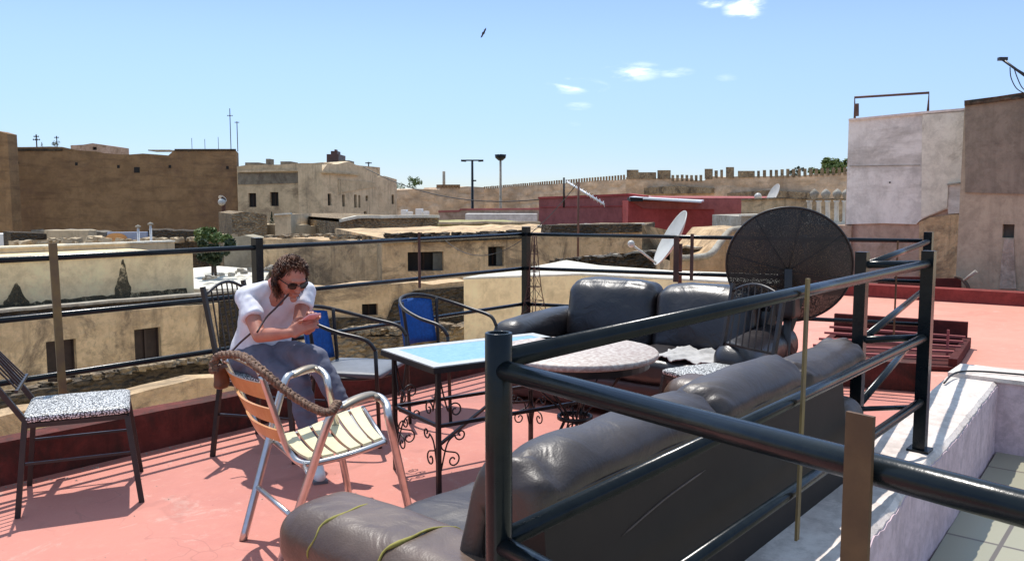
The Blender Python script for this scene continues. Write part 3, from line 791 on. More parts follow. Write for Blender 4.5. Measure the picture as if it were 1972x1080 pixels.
# ---- round stone table
def round_table():
    c = atZ(1108, 673, .68); t = thing('round_table', 'round table with a pinkish stone top, between the two sofas', 'table', (c.x, c.y, 0))
    MB().lathe([(0, .64), (.43, .64), (.455, .65), (.458, .672), (.45, .68), (0, .68)], 48).build('table_top', 'pinkstone', t)
    MB().lathe([(.40, .60), (.41, .60), (.41, .64), (.40, .64), (.40, .60)], 40, smooth=False).build('rim', 'blackmetal', t)
    for k in range(8):
        a = 2*math.pi*k/8; u_ = Vector((math.cos(a), math.sin(a), 0))
        P = smoothpts([u_*.30+UP*.62, u_*.24+UP*.50, u_*.08+UP*.34, u_*.07+UP*.26, u_*.16+UP*.12, u_*.26+UP*.01], 5)
        MB().tube(P, .0055, 8).build('leg_rod', 'blackmetal', t)
    MB().lathe([(.085, .29), (.10, .29), (.10, .31), (.085, .31), (.085, .29)], 20).build('ring', 'blackmetal', t)
round_table()

# ---- blue tub chairs
def blue_chair(label, loc, rz):
    t = thing('tub_chair', label, 'chair', loc, rz, 'blue tub chairs')
    W = .285
    hoop = smoothpts([(.26, -W, .60), (.20, -W-.01, .665), (.02, -W-.012, .705), (-.16, -W*.88, .755), (-.28, -W*.5, .80), (-.315, 0, .815), (-.28, W*.5, .80), (-.16, W*.88, .755), (.02, W+.012, .705), (.20, W+.01, .665), (.26, W, .60)], 6)
    MB().tube(hoop, .0125, 12).build('arm_hoop', 'blackmetal', t)
    for s in (-1, 1):
        MB().tube([(.26, s*W, .60), (.265, s*W, .45), (.28, s*(W+.0), 0)], .012, 10).build('leg', 'blackmetal', t)
        MB().tube(smoothpts([(-.22, s*W*.68, .785), (-.20, s*W*.62, .60), (-.19, s*W*.6, .42), (-.24, s*W*.72, 0)], 4), .012, 10).build('leg', 'blackmetal', t)
    m = MB(); N = 14; vs = []; fs = []
    for j in range(7):
        for i in range(N+1):
            a = -1+2*i/N; z = .46+.33*j/6; y = a*W*.62
            x = -.205-.065*(1-a*a)-.05*(j/6)
            vs += [(x, y, z-.02*a*a*(j/6))]
    for j in range(6):
        for i in range(N): k = j*(N+1)+i; fs.append((k, k+1, k+N+2, k+N+1))
    m.add(vs, fs, True); o = m.build('backrest', 'blue', t); md = o.modifiers.new('t', 'SOLIDIFY'); md.thickness = .012
    def fn(q, p): q.z += .012*(1-p[0]**2)*(1-p[1]**2); return q
    m = MB(); m.rbox((.03, 0, .43), (.24, .245, .018), .016, 12, fn=fn); m.build('seat', 'greyseat', t)
    MB().tube([Vector((.03+.245*math.cos(a), .25*math.sin(a), .41)) for a in [2*math.pi*k/24 for k in range(25)]], .011, 8, cap=False).build('seat_ring', 'blackmetal', t)
blue_chair('tub chair with blue woven back beside the woman, partly behind the tiled table', (3.42, 4.16, 0), R(-62))
blue_chair('tub chair with blue woven back farther along the railing, beyond the tiled table', (4.22, 4.13, 0), R(-84))

# ---- satellite dishes
def dish_mesh():
    c = atD(1518, 515, 5.75); rad = 117*5.75/F
    t = thing('satellite_dish', 'large dark perforated satellite dish on a stand by the near end of the terrace', 'dish', (c.x, c.y, 0), world=True)
    nrm = (Vector((0,0,H))-c); nrm.z = 0; nrm = -nrm.normalized(); nrm = (nrm+UP*.28).normalized()   # faces away and up
    rot = nrm.to_track_quat('Z', 'X').to_matrix().to_4x4(); M_ = Matrix.Translation(c) @ rot
    prof = [(rad*i/12, .10*(i/12)**2-.06) for i in range(13)]
    m = MB(); m.lathe(prof, 64, M_); m.build('reflector', 'mesh', t)
    ring = [M_ @ Vector((rad*math.cos(a), rad*math.sin(a), .04)) for a in [2*math.pi*k/64 for k in range(65)]]
    MB().tube(ring, .008, 8, cap=False).build('rim', 'blackmetal', t)
    for k in range(8):
        a = 2*math.pi*k/8+.2
        MB().tube([M_ @ Vector((r_*math.cos(a), r_*math.sin(a), .10*(r_/rad)**2-.064)) for r_ in [rad*i/6 for i in range(7)]], .0025, 6).build('rib', 'blackmetal', t)
    back = c - nrm*.12
    B0 = Vector((back.x, back.y, 0))-FW*.02
    MB().tube([B0+UP*.1, B0+UP*.78], .028, 12).build('mast', 'blackmetal', t)
    m = MB(); m.rbox(tuple(B0+UP*.80), (.07, .07, .09), .02, 6); m.bar(B0+UP*.78, c-nrm*.05, .05, .05); m.bar(B0+UP*.62+RT*.02, B0+UP*.88+RT*.10, .03, .03); m.bar(B0+UP*.9-RT*.05, B0+UP*.66-RT*.12, .03, .05)
    m.build('mount', 'blackmetal', t)
    for a in (0, 2.1, 4.2):
        q = B0+(RT*math.cos(a)+FW*math.sin(a))*.30
        MB().bar(B0+UP*.55, q+UP*.0, .03, .03).build('leg', 'rustdark', t)
    m = MB(); m.tube([M_ @ Vector((0, rad*.3, -.05)), M_ @ Vector((.05, .1, .45))], .008, 8); m.tube([M_ @ Vector((rad*.5, -rad*.3, -.02)), M_ @ Vector((.05, .1, .45))], .008, 8)
    m.lathe([(0, 0), (.03, 0), (.03, .09), (0, .09)], 12, M_ @ Matrix.Translation((.05, .1, .42))); m.build('feed_arm', 'blackmetal', t)
    m = MB(); m.tube(smoothpts([B0+UP*.05, B0+RT*.2+UP*.45+FW*.05, B0+RT*.28+UP*.2, B0+RT*.5+UP*.01], 6), .005, 6); m.build('cable', 'cable', t)
dish_mesh()
def dish_solid(name_label, px, py, dist, major, minor, tilt, mt, feed, base_z, grp=None):
    """oval dish seen obliquely: normal from the apparent ellipse; tilt = lean of the long axis in the picture"""
    c = atD(px, py, dist); t = thing('satellite_dish', name_label, 'dish', (c.x, c.y, base_z), group=grp, world=True)
    a = major/2*dist/F; vd = ray(px, py)[0].normalized(); th = math.acos(min(1, minor/major))
    lean = R(tilt); e = UP*math.cos(lean)+RT*math.sin(lean); side = RT*math.cos(lean)-UP*math.sin(lean)
    side = (side-vd*side.dot(vd)).normalized(); e = (e-vd*e.dot(vd)).normalized()
    nrm = (-vd*math.cos(th)-side*math.sin(th)).normalized()*feed[2]
    x_ = e; y_ = nrm.cross(x_).normalized()
    M_ = Matrix(((x_.x, y_.x, nrm.x, c.x), (x_.y, y_.y, nrm.y, c.y), (x_.z, y_.z, nrm.z, c.z), (0,0,0,1)))
    m = MB(); m.lathe([(a*i/8, a*.22*(i/8)**2) for i in range(9)]+[(a*1.02, a*.23), (a*1.02, a*.20)]+[(a*i/8, a*.22*(i/8)**2-a*.03) for i in range(8, -1, -1)], 40, M_)
    m.build('reflector', mt, t)
    f0 = M_ @ Vector((-a*.95, 0, a*.2)); f1 = M_ @ Vector((-a*.25+feed[0]*a, 0, a*1.25))
    m = MB(); m.tube([f0, f1], .012*dist/9, 8); m.sphere(f1, .04*dist/9, 10, 6); m.build('feed_arm', 'dishwhite', t)
    b = c-nrm*.06
    m = MB(); m.tube([b, Vector((b.x, b.y, c.z-a*.75)), Vector((b.x, b.y, base_z))], .022*dist/9, 8); m.build('mast', 'rustdark', t)
dish_solid('white oval satellite dish seen edge-on, on the cream roof behind the railing', 1301, 464, 8.6, 116, 25, 29, 'dishwhite', (-.55, 0, 1), .55)
dish_solid('small pale satellite dish high up in front of the old rampart', 1492, 378, 36, 46, 15, 27, 'dishwhite', (-.4, 0, 1), .2)
dish_solid('tiny white dish at the right foot of the tall mud wall', 429, 381, 50, 16, 9, -60, 'sheet', (0, 0, 1), -.5)

# ---- wire lattice tower ornament by the corner post
def wire_tower():
    c = Vector((6.02, 4.72, .232)); t = thing('wire_tower', 'small wire lattice tower figure standing on the kerb at the corner post', 'ornament', c)
    for sx, sy in ((-1,-1), (1,-1), (1,1), (-1,1)):
        P = smoothpts([(sx*.13, sy*.13, 0), (sx*.085, sy*.085, .22), (sx*.045, sy*.045, .48), (sx*.012, sy*.012, .95)], 5)
        MB().tube(P, .0045, 5).build('leg_wire', 'rustdark', t)
    def hw(z): return .13-.045*z/.22 if z < .22 else (.085-.04*(z-.22)/.26 if z < .48 else .045-.033*(z-.48)/.47)
    for z in (.10, .22, .35, .48, .62, .78):
        h = hw(z); m = MB()
        for a, b_ in (((-1,-1),(1,-1)), ((1,-1),(1,1)), ((1,1),(-1,1)), ((-1,1),(-1,-1))):
            m.tube([(a[0]*h, a[1]*h, z), (b_[0]*h, b_[1]*h, z)], .0035, 5)
            z2 = z+.12; h2 = hw(z2); m.tube([(a[0]*h, a[1]*h, z), (b_[0]*h2, b_[1]*h2, z2)], .0025, 4)
        m.build('cross_wires', 'rustdark', t)
wire_tower()

# ---- skylight well in the neighbouring roof
def light_well():
    A = atZ(1606, 648, 0); B = atZ(1862, 668, 0); C = atZ(1834, 712, 0); D_ = atZ(1540, 702, 0)
    t = thing('skylight_frame', 'raised dark red skylight frame with iron bars, set in the pink roof floor', 'skylight', (A+C)/2, world=True)
    def slab(a, b_, h, w_, nm):
        m = MB(); m.bar(a+UP*h/2, b_+UP*h/2, w_, h, up=(0,0,1)); m.build(nm, 'wellred', t)
    slab(A, B, .26, .07, 'frame_side'); slab(B+UP*0, C, .10, .07, 'frame_side'); slab(D_, C, .03, .07, 'frame_side'); slab(A, D_, .03, .07, 'frame_side')
    m = MB(); m.prism([A+UP*.002, D_+UP*.002, C+UP*.002, B+UP*.002], UP*.006); m.build('pit', 'wellred', t)
    for k in range(1, 6):
        a = A.lerp(D_, k/6); b_ = B.lerp(C, k/6)
        MB().bar(a+UP*(.17-.02*k), b_+UP*(.15-.015*k), .045, .02).build('bar', 'redwallpale', t)
    MB().bar(B.lerp(C,.55)-RT*.12, B.lerp(C,.55)-RT*.12+UP*.28, .02, .02).build('bar', 'redwallpale', t)
light_well()

# ================================================================== THE OLD TOWN
GZ = -6.0
def disc_ground():
    m = MB(); n = 64; vs = [Vector((0,0,GZ))]; rr = [8, 30, 80, 200, 500, 1500]
    fs = []
    for r_ in rr:
        for k in range(n): vs.append(Vector((r_*math.cos(2*math.pi*k/n), r_*math.sin(2*math.pi*k/n), GZ)))
    for k in range(n): fs.append((0, 1+k, 1+(k+1)%n))
    for i in range(len(rr)-1):
        for k in range(n): k2 = (k+1)%n; fs.append((1+i*n+k, 1+(i+1)*n+k, 1+(i+1)*n+k2, 1+i*n+k2))
    m.add(vs, fs); struct(m.build('ground', 'earth', origin=Vector((0,0,GZ))))
disc_ground()
poly('bounce_slab', [(-14, 9.45), (9, 9.45), (12, 12.2), (30, 17.0), (-14, 17.0)], GZ-.1, -2.6, 'bounce_slab')  # unseen pale slab added to bounce sunlight onto the left facades
poly('bounce_slab', [(2.5, 5.0), (11, 5.2), (14, 9.4), (2.5, 9.4)], GZ-.1, -1.05, 'bounce_slab')  # second unseen slab, added to bounce light onto the cream house

class Plane:
    def __init__(s, mode, *a):
        if mode == 'Y': s.p = Vector((0, a[0], 0)); s.n = Vector((0, -1, 0))
        elif mode == 'X': s.p = Vector((a[0], 0, 0)); s.n = Vector((-1, 0, 0))
        else:
            A = atD(a[0], 500, a[1]); B = atD(a[2], 500, a[3]); A.z = B.z = 0
            s.p = A; t = (B-A).normalized(); s.n = Vector((t.y, -t.x, 0))
        if s.n.dot(s.p) > 0: s.n = -s.n
        s.t = Vector((-s.n.y, s.n.x, 0))
        if s.t.dot(RT) < 0: s.t = -s.t
    def at(s, x, y, off=0):
        r, f = ray(x, y); p = s.p+s.n*off; O = Vector((0,0,H))
        t = (p-O).dot(s.n)/r.dot(s.n); return O+r*t
    def sz(s, x, y): q = s.at(x, y); return (q-s.p).dot(s.t), q.z
    def w(s, a, z, off=0): q = s.p+s.t*a+s.n*off; return Vector((q.x, q.y, z))

def building(name, label, cat, mat, pl, prof, zb, back, wins=(), rough=0, step=0, coping=None, reveal=.22, winmat='dark', group=None, winname='window', roofmat=None, parent=None):
    """front wall traced as a profile on a vertical plane, real depth behind it, window openings cut in"""
    P = [pl.sz(*q) for q in prof]; P.sort()
    if step:
        Q = []
        for (a, za), (b, zb_) in zip(P[:-1], P[1:]):
            n = max(1, int((b-a)/step))
            for i in range(n): Q.append((a+(b-a)*i/n, za+(zb_-za)*i/n))
        P = Q+[P[-1]]
    if rough:
        P = [(a, z+rough*noise.noise(Vector((a*1.3/max(step, .1), z*.1, 3)))+rough*.6*noise.noise(Vector((a*.35/max(step,.1), 1, 5)))) for a, z in P]
    rects = []
    for x0, y0, x1, y1 in wins:
        a0, z1 = pl.sz(x0, y0); a1, z2 = pl.sz(x1, y0); _, z3 = pl.sz((x0+x1)/2, y1); a0, a1 = sorted((a0, a1)); rects.append((a0, z3, a1, (z1+z2)/2))
    def top(a):
        for (a0, z0), (a1, z1) in zip(P[:-1], P[1:]):
            if a0 <= a <= a1: return z0+(z1-z0)*((a-a0)/(a1-a0) if a1 > a0 else 0)
        return P[-1][1]
    cs = sorted(set([round(a, 4) for a, _ in P]+[round(r_[i], 4) for r_ in rects for i in (0, 2)]))
    zs = sorted(set(round(r_[i], 4) for r_ in rects for i in (1, 3)))
    m = MB(); B = -pl.n*back
    for a0, a1 in zip(cs[:-1], cs[1:]):
        if a1-a0 < 1e-4: continue
        t0, t1 = top(a0+1e-5), top(a1-1e-5)
        rows = [zb]+[z for z in zs if z < min(t0, t1)-1e-3]
        for i, z in enumerate(rows):
            last = i == len(rows)-1
            zc = z+.001; ze = (rows[i+1]-.001) if not last else min(t0, t1)
            if any(r_[0]-1e-3 <= a0 and a1 <= r_[2]+1e-3 and r_[1]-2e-3 <= zc and ze <= r_[3]+2e-3 for r_ in rects) and not last: continue
            q = [pl.w(a0, z), pl.w(a1, z), pl.w(a1, t1 if last else rows[i+1]), pl.w(a0, t0 if last else rows[i+1])]
            m.add(q, [(0,1,2,3)])
        q = [pl.w(a0, t0), pl.w(a1, t1), pl.w(a1, t1)+B, pl.w(a0, t0)+B]; 
        m.add(q, [(0,1,2,3)])
        m.add([pl.w(a0, zb)+B, pl.w(a1, zb)+B, pl.w(a1, t1)+B, pl.w(a0, t0)+B], [(3,2,1,0)])
    a, z = P[0]; m.add([pl.w(a, zb), pl.w(a, z), pl.w(a, z)+B, pl.w(a, zb)+B], [(0,1,2,3)])
    a, z = P[-1]; m.add([pl.w(a, zb), pl.w(a, z), pl.w(a, z)+B, pl.w(a, zb)+B], [(3,2,1,0)])
    for a0, z0, a1, z1 in rects:
        r_ = -pl.n*reveal
        c_ = [pl.w(a0, z0), pl.w(a1, z0), pl.w(a1, z1), pl.w(a0, z1)]
        for i in range(4):
            p, q = c_[i], c_[(i+1)%4]; m.add([p, q, q+r_, p+r_], [(3,2,1,0)])
    o = m.build(name, mat, parent)
    if parent is None: tag(o, label, cat, group)
    for (a0, z0, a1, z1) in rects:
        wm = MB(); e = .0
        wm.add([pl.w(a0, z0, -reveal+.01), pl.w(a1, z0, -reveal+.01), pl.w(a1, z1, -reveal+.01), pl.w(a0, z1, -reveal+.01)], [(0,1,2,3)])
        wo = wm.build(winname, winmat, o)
        if (a1-a0) > .25:
            fm = MB(); tt = min(.05, (a1-a0)*.08)
            for (p, q) in ((pl.w(a0, z0), pl.w(a0, z1)), (pl.w(a1, z0), pl.w(a1, z1)), (pl.w((a0+a1)/2, z0), pl.w((a0+a1)/2, z1)), (pl.w(a0, z1), pl.w(a1, z1)), (pl.w(a0, z0), pl.w(a1, z0))):
                fm.bar(p-pl.n*(reveal-.04), q-pl.n*(reveal-.04), tt, tt)
            fm.build('frame', 'shutter', wo)
    if coping:
        cm = MB(); h_, pr_, mt = coping
        for (a0, z0), (a1, z1) in zip(P[:-1], P[1:]):
            q0, q1 = pl.w(a0, z0+.003, pr_), pl.w(a1, z1+.003, pr_); bb = -pl.n*(pr_+.25)
            cm.add([q0, q1, q1+bb, q0+bb, q0+UP*h_, q1+UP*h_, q1+bb+UP*h_, q0+bb+UP*h_], [(3,2,1,0),(4,5,6,7),(0,1,5,4),(1,2,6,5),(2,3,7,6),(3,0,4,7)])
        cm.build('coping', mt, o)
    return o
def patch(name, mat, pl, pts, off, th, parent):
    return MB().prism([pl.at(x, y, off) for x, y in pts], -pl.n*th).build(name, mat, parent)
def pxbox(mb, pl, x0, y0, x1, y1, deep):
    a, b = pl.at(x0, y1), pl.at(x1, y0)
    q = [pl.at(x0, y1), pl.at(x1, y1), pl.at(x1, y0), pl.at(x0, y0)]
    return mb.prism(q, -pl.n*deep)

def rubble(label, mat, pts, n, size, depth, seed, plants=0):
    '''loose stones lying along a wall top given as pixel/distance points'''
    rnd = random.Random(seed); m = MB(); W = [atD(x, y, dd) for x, y, dd in pts]
    seg = [(a, b) for a, b in zip(W[:-1], W[1:])]
    for i in range(n):
        a, b = seg[rnd.randrange(len(seg))]; q = a.lerp(b, rnd.random())+FW*rnd.uniform(0, depth)
        r_ = size*rnd.uniform(.4, 1.5); vs = []
        for sx in (-1,1):
            for sy in (-1,1):
                for sz in (-.7,.8): vs.append(q+Vector((sx*r_*rnd.uniform(.5,1.2), sy*r_*rnd.uniform(.5,1.2), sz*r_*rnd.uniform(.4,1.0))))
        m.add(vs, [(0,1,3,2),(4,6,7,5),(0,4,5,1),(2,3,7,6),(0,2,6,4),(1,5,7,3)])
    o = m.build('rubble', mat); tag(o, label, 'rubble', kind='stuff'); return o
# --- tall rammed earth wall, left
pl = Plane('D', 0, 56, 455, 60)
bw = building('rampart_wall', 'huge windowless brown mud wall filling the left background', 'wall', 'bigwall', pl,
    [(-260,288),(14,283),(120,284),(150,290),(185,291),(200,297),(324,298),(336,290),(455,290)], GZ, 3.0, rough=.14, step=.8)
patch('niche', 'dark', pl, [(258,322),(269,322),(269,333),(258,333)], .02, .3, bw)
for x, y in ((34,314),(147,316),(228,321),(327,321),(438,323)): patch('niche', 'dark', pl, [(x-2.5,y-3),(x+2.5,y-3),(x+2.5,y+3),(x-2.5,y+3)], .02, .2, bw)
for a, b in ((30,120),(336,454)): patch('weathered_band', 'stonedark', pl, [(a,291),(b,291),(b,287),(a,287)], .05, .4, bw)
pl2 = Plane('D', 0, 52, 28, 52)
building('tower', 'square top of an old tower at the far left edge', 'tower', 'bigwall', pl2, [(-60,262),(-20,254),(-4,252),(14,258)], GZ, 1.0, rough=.06, step=.5)
pl3 = Plane('D', 130, 84, 205, 84)
hb = building('house', 'small pale pink house showing above the tall mud wall', 'house', 'pinkwall', pl3, [(136,284),(160,279),(178,276),(204,280)], GZ, 5, wins=((178,283,186,289),))
building('roof_slab', 'thin concrete roof slab showing above the mud wall step', 'roof', 'concrete', Plane('D', 285, 80, 327, 80), [(285,288.5),(327,288.5)], 1.5+95*80/1600, 2)
# --- antennas, masts and poles on the skyline
def mast(label, x, ytop, ybot, d, r, arms=(), cat='antenna', nm='antenna', mat='blackmetal', grp=None):
    a = atD(x, ybot, d); b = atD(x, ytop, d); b = Vector((a.x, a.y, b.z)); t = thing(nm, label, cat, a, world=True, group=grp)
    MB().tube([a, b], r, 6).build('mast', mat, t)
    for i, (dy, w_) in enumerate(arms):
        z = atD(x, ytop+dy, d).z; m = MB()
        m.tube([Vector((a.x, a.y, z))-RT*w_, Vector((a.x, a.y, z))+RT*w_], r*.7, 5)
        for k in (-.8, -.3, .3, .8): m.tube([Vector((a.x, a.y, z))+RT*w_*k-UP*w_*.25, Vector((a.x, a.y, z))+RT*w_*k+UP*w_*.25], r*.5, 4)
        m.build('cross_arm', mat, t)
mast('television aerial above the mud wall, left of the dark round bush', 71, 259, 285, 70, .05, ((4,.22),(10,.3)))
mast('television aerial above the mud wall, just right of the dark bush', 110, 262, 285, 72, .04, ((3,.2),))
mast('tall thin radio mast above the right end of the mud wall', 445, 209, 292, 75, .035, ((14,.25),))
mast('shorter thin radio mast beside the tall mast at the mud wall end', 458, 234, 292, 75, .035, ((2,.2),))
for x, y in ((370,266),(395,268),(421,264)): mast('thin rod standing on the mud wall', x, y, 292, 70, .02, nm='rod', cat='rod', grp='thin rods on the mud wall')
mast('slim grey mast above the far battlement', 855, 330, 364, 125, .22, (), mat='concrete')
mast('small aerial on the curved beige building', 710, 312, 330, 66, .05, ((2,.25),))
mast('long thin rusty mast in front of the red building', 1113, 350, 494, 15, .022, (), cat='mast', nm='mast', mat='rustdark')
def lamp(label, x, ytop, ybot, d, kind):
    a = atD(x, ybot, d); b = atD(x, ytop, d); t = thing('lamp_post', label, 'lamp post', Vector((a.x, a.y, GZ)), world=True)
    MB().tube([Vector((a.x, a.y, GZ)), Vector((a.x, a.y, b.z))], [.16, .10], 8).build('pole', 'concrete' if kind else 'rail', t)
    c = Vector((a.x, a.y, b.z)); m = MB()
    if kind:
        m.lathe([(0, 0), (.2, 0), (.5, .25), (.55, .55), (0, .6)], 10, Matrix.Translation(c-UP*.5))
    else:
        MB().bar(c-RT*.9, c+RT*.9, .12, .12).build('cross_arm', 'rail', t)
        for s in (-1, 1): MB().bar(c+RT*.55*s-UP*.05, c+RT*1.0*s-UP*.02, .35, .16).build('lamp_head', 'rail', t)
        m.bar(c-UP*1.8-RT*.1, c-UP*1.8+RT*.35, .2, .12)
    m.build('lamp_head' if kind else 'bracket', 'rail', t)
lamp('street lamp with two flat arms forming a T on the skyline', 910, 309, 425, 75, 0)
lamp('taller street lamp with a round cluster head, right of the T shaped lamp', 964, 299, 420, 78, 1)

# --- trees
def tree(label, x, ytop, ybot, d, wpx, mat='plantdark', grp=None, nm='tree', conif=False, cat='tree', n=900, base=None, leaf=None, seed=1):
    rnd = random.Random(seed); a = atD(x, ybot, d); b = atD(x, ytop, d); zb = base if base is not None else GZ
    Wd = wpx*d/F/2; Hh = (b.z-a.z); c = Vector((a.x, a.y, zb)); t = thing(nm, label, cat, c, world=True, group=grp)
    zc = a.z+Hh*.5
    MB().tube([c, Vector((a.x+.05*Wd, a.y, (a.z*1.3+zb*.7)/2)), Vector((a.x, a.y, a.z+Hh*.6))], [Wd*.10+.02, Wd*.08+.015, Wd*.02+.005], 7).build('trunk', 'bark', t)
    m = MB(); L = leaf or max(.03, Wd*.11)
    cl = [(Vector((rnd.uniform(-.85,.85)*Wd, rnd.uniform(-.7,.7)*Wd, rnd.uniform(-.42,.36)*Hh)), rnd.uniform(.14,.40)*Wd) for _ in range(13)]
    for i in range(n):
        if conif:
            k = rnd.random()**.8; rr = Wd*(1-k)*(.75+.3*math.sin(k*40)); an = rnd.random()*6.28
            p = Vector((a.x+rr*math.cos(an), a.y+rr*math.sin(an), a.z+Hh*k))
        else:
            cc, cr = cl[i % 13]
            v = Vector((rnd.gauss(0,1), rnd.gauss(0,1), rnd.gauss(0,1))).normalized()*cr*rnd.uniform(.6,1.1)
            v.z *= min(1.2, Hh/(2*Wd)+.2); p = Vector((a.x, a.y, zc))+cc+v
            p.z = min(max(p.z, a.z-Hh*.05), b.z)
        e = Vector((rnd.gauss(0,1), rnd.gauss(0,1), rnd.gauss(0,.7))).normalized(); g = e.cross(Vector((rnd.gauss(0,1), rnd.gauss(0,1), rnd.gauss(0,1)))).normalized()
        s_ = L*rnd.uniform(.6,1.4)
        m.add([p-e*s_, p+g*s_*.5, p+e*s_, p-g*s_*.5], [(0,1,2,3)])
    m.build('crown', mat, t)
tree('round dark bush on the skyline above the mud wall', 106, 268, 286, 75, 15, n=400, seed=2)
tree('tiny dark conifer on the skyline left of the round bush', 81, 274, 286, 75, 7, n=160, conif=True, seed=3)
tree('green tree above the far wall right of the beige building', 797, 339, 366, 110, 28, 'plant', seed=4)
tree('low green bush beside the far tree, left of it', 772, 352, 366, 110, 18, 'plant', n=400, seed=5)
tree('green bush topping the rampart next to the white building', 1612, 302, 352, 80, 62, 'plant', n=2400, seed=6)
tree('low green bush on the rampart left of the larger bush', 1578, 319, 352, 82, 44, 'plant', n=1500, seed=16)
tree('dark tree crown poking over the battlements', 1530, 318, 350, 84, 30, n=900, seed=7)
tree('leafy green bush at the right foot of the tall mud wall', 412, 437, 466, 25, 64, 'plant', n=2600, cat='bush', nm='bush', base=-4, seed=8)
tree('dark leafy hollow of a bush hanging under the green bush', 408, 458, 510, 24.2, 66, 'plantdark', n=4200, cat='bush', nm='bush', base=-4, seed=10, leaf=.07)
tree('dark slender cypress in front of the beige building', 524, 408, 446, 40, 15, n=500, conif=True, cat='tree', nm='cypress', seed=9)
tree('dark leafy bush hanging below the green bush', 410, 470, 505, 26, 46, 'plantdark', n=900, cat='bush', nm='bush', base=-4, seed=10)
for i, (x, yt, yb, wd) in enumerate(((1880,528,560,26),(1925,534,562,20),(1943,538,562,18),(1905,540,562,14))):
    tree(['weedy plant with pale leaves at the foot of the brown wall, tallest one', 'weedy plant at the foot of the brown wall, second from the right', 'small weed at the foot of the brown wall, rightmost', 'tiny weed at the foot of the brown wall, between the others'][i],
        x, yt, yb, 13.4, wd, 'plant', n=110, cat='plant', nm='weed', base=.0, leaf=.035, seed=20+i)
tree('yellowish dry shrub growing beside the skylight frame', 1700, 696, 722, 7.6, 90, 'grass', n=700, cat='plant', nm='shrub', base=-.02, leaf=.03, seed=30)

# --- beige building complex
pl = Plane('D', 456, 60, 622, 58)
o = building('apartment_building', 'long beige stucco building with flat roof, right of the mud wall', 'building', 'beige', pl,
    [(456,322),(480,318),(540,317),(622,313)], GZ, 9, wins=((478,372,493,399),(520,370,536,397)), rough=.08, step=.8)
patch('cornice', 'beigelight', pl, [(457,332),(622,329),(622,325),(457,328)], .25, .3, o)
patch('stained_band', 'brownwall', pl, [(458,356),(600,352),(600,333),(458,333)], .05, .06, o)
patch('arch', 'brownwall', pl, [(592,432),(592,420),(597,410),(606,405),(616,409),(621,432)], .06, .1, o)
pl = Plane('D', 620, 57.0, 730, 62.5)
o2 = building('apartment_building', 'taller pale beige wing of the stucco building with narrow windows', 'building', 'beigelight', pl,
    [(620,318),(650,316),(672,311),(690,320),(724,325),(727,334)], GZ, 2.2, wins=((631,373,638,396),(659,375,664,398),(682,375,687,400),(690,376,694,400),(704,377,709,387),(701,407,706,416)), rough=.08, step=.8)
patch('cornice', 'beige', pl, [(620,333),(693,338),(693,335),(620,329.5)], .2, .3, o2)
patch('stained_band', 'beige', pl, [(652,372),(652,345),(724,352),(724,360)], .05, .06, o2)
pl = Plane('D', 700, 63.5, 765, 67)
building('apartment_building', 'low end block of the beige building, nearest the far rampart', 'building', 'beigelight', pl,
    [(700,358),(727,340),(740,339),(764,346)], GZ, 2, wins=((754,375,759,393),), rough=.06, step=.8)
pl = Plane('D', 600, 60.5, 700, 60.5)
for lb, x0, y0, x1, y1, dp, mt in (('dark brown shed on the roof of the beige building', 629,297,652,314,2.5,'maroon'), ('brick chimney block on the beige roof, right of the brown shed', 674,318,688,330,1,'pinkwall'),
        ('flat grey parapet block beside the brown shed', 652,309,672,316,2,'brownwall'), ('low grey roof clutter at the left of the beige roof', 472,313,498,319,2,'brownwall'), ('small grey box on the beige roof', 512,306,520,318,1,'brownwall'),
        ('low grey roof clutter in the middle of the beige roof', 540,311,560,318,2,'brownwall')):
    m = MB(); pxbox(m, pl, x0, y0, x1, y1+3, dp); 
    if mt == 'maroon': pxbox(m, pl, x0+8, y0-6, x1-3, y0, 1.2); pxbox(m, pl, x0+15, y0-9, x1-5, y0-6, .6)
    tag(m.build('roof_hut' if mt == 'maroon' else 'roof_block', mt), lb, 'roof block')
# small foreground blocks under the beige building
pl = Plane('D', 440, 38, 640, 40)
o = building('low_house', 'low rough stone house below the left beige windows', 'house', 'stonewall', pl, [(446,413),(470,408),(512,412),(514,416)], GZ, 6, rough=.06, step=.5)
o = building('low_house', 'small pale cube house right of the cypress', 'house', 'beigelight', Plane('D', 530, 38.5, 560, 38.5), [(529,415),(560,413)], GZ, 4, coping=(.08,.08,'creamroof'), wins=())
o = building('low_wall', 'long low pale wall stepping right of the cube house', 'wall', 'beige', Plane('D', 560, 39, 660, 42), [(560,434),(592,432),(600,436),(658,434)], GZ, 3, rough=.05, step=.5)
o = building('terrace_wall', 'rough ochre stone terrace wall with a pale coping below the beige building', 'wall', 'stonewall', Plane('D', 656, 36, 848, 38),
    [(656,428),(686,421),(845,419)], GZ, 16, rough=.05, step=.5, coping=(.12,.12,'creamroof'))
o = building('terrace_wall', 'low grassy topped wall right of the rough ochre terrace wall', 'wall', 'grass', Plane('D', 846, 37, 1040, 38), [(846,432),(1040,431)], GZ, 8, rough=.05, step=.5, coping=(.1,.1,'beigelight'))
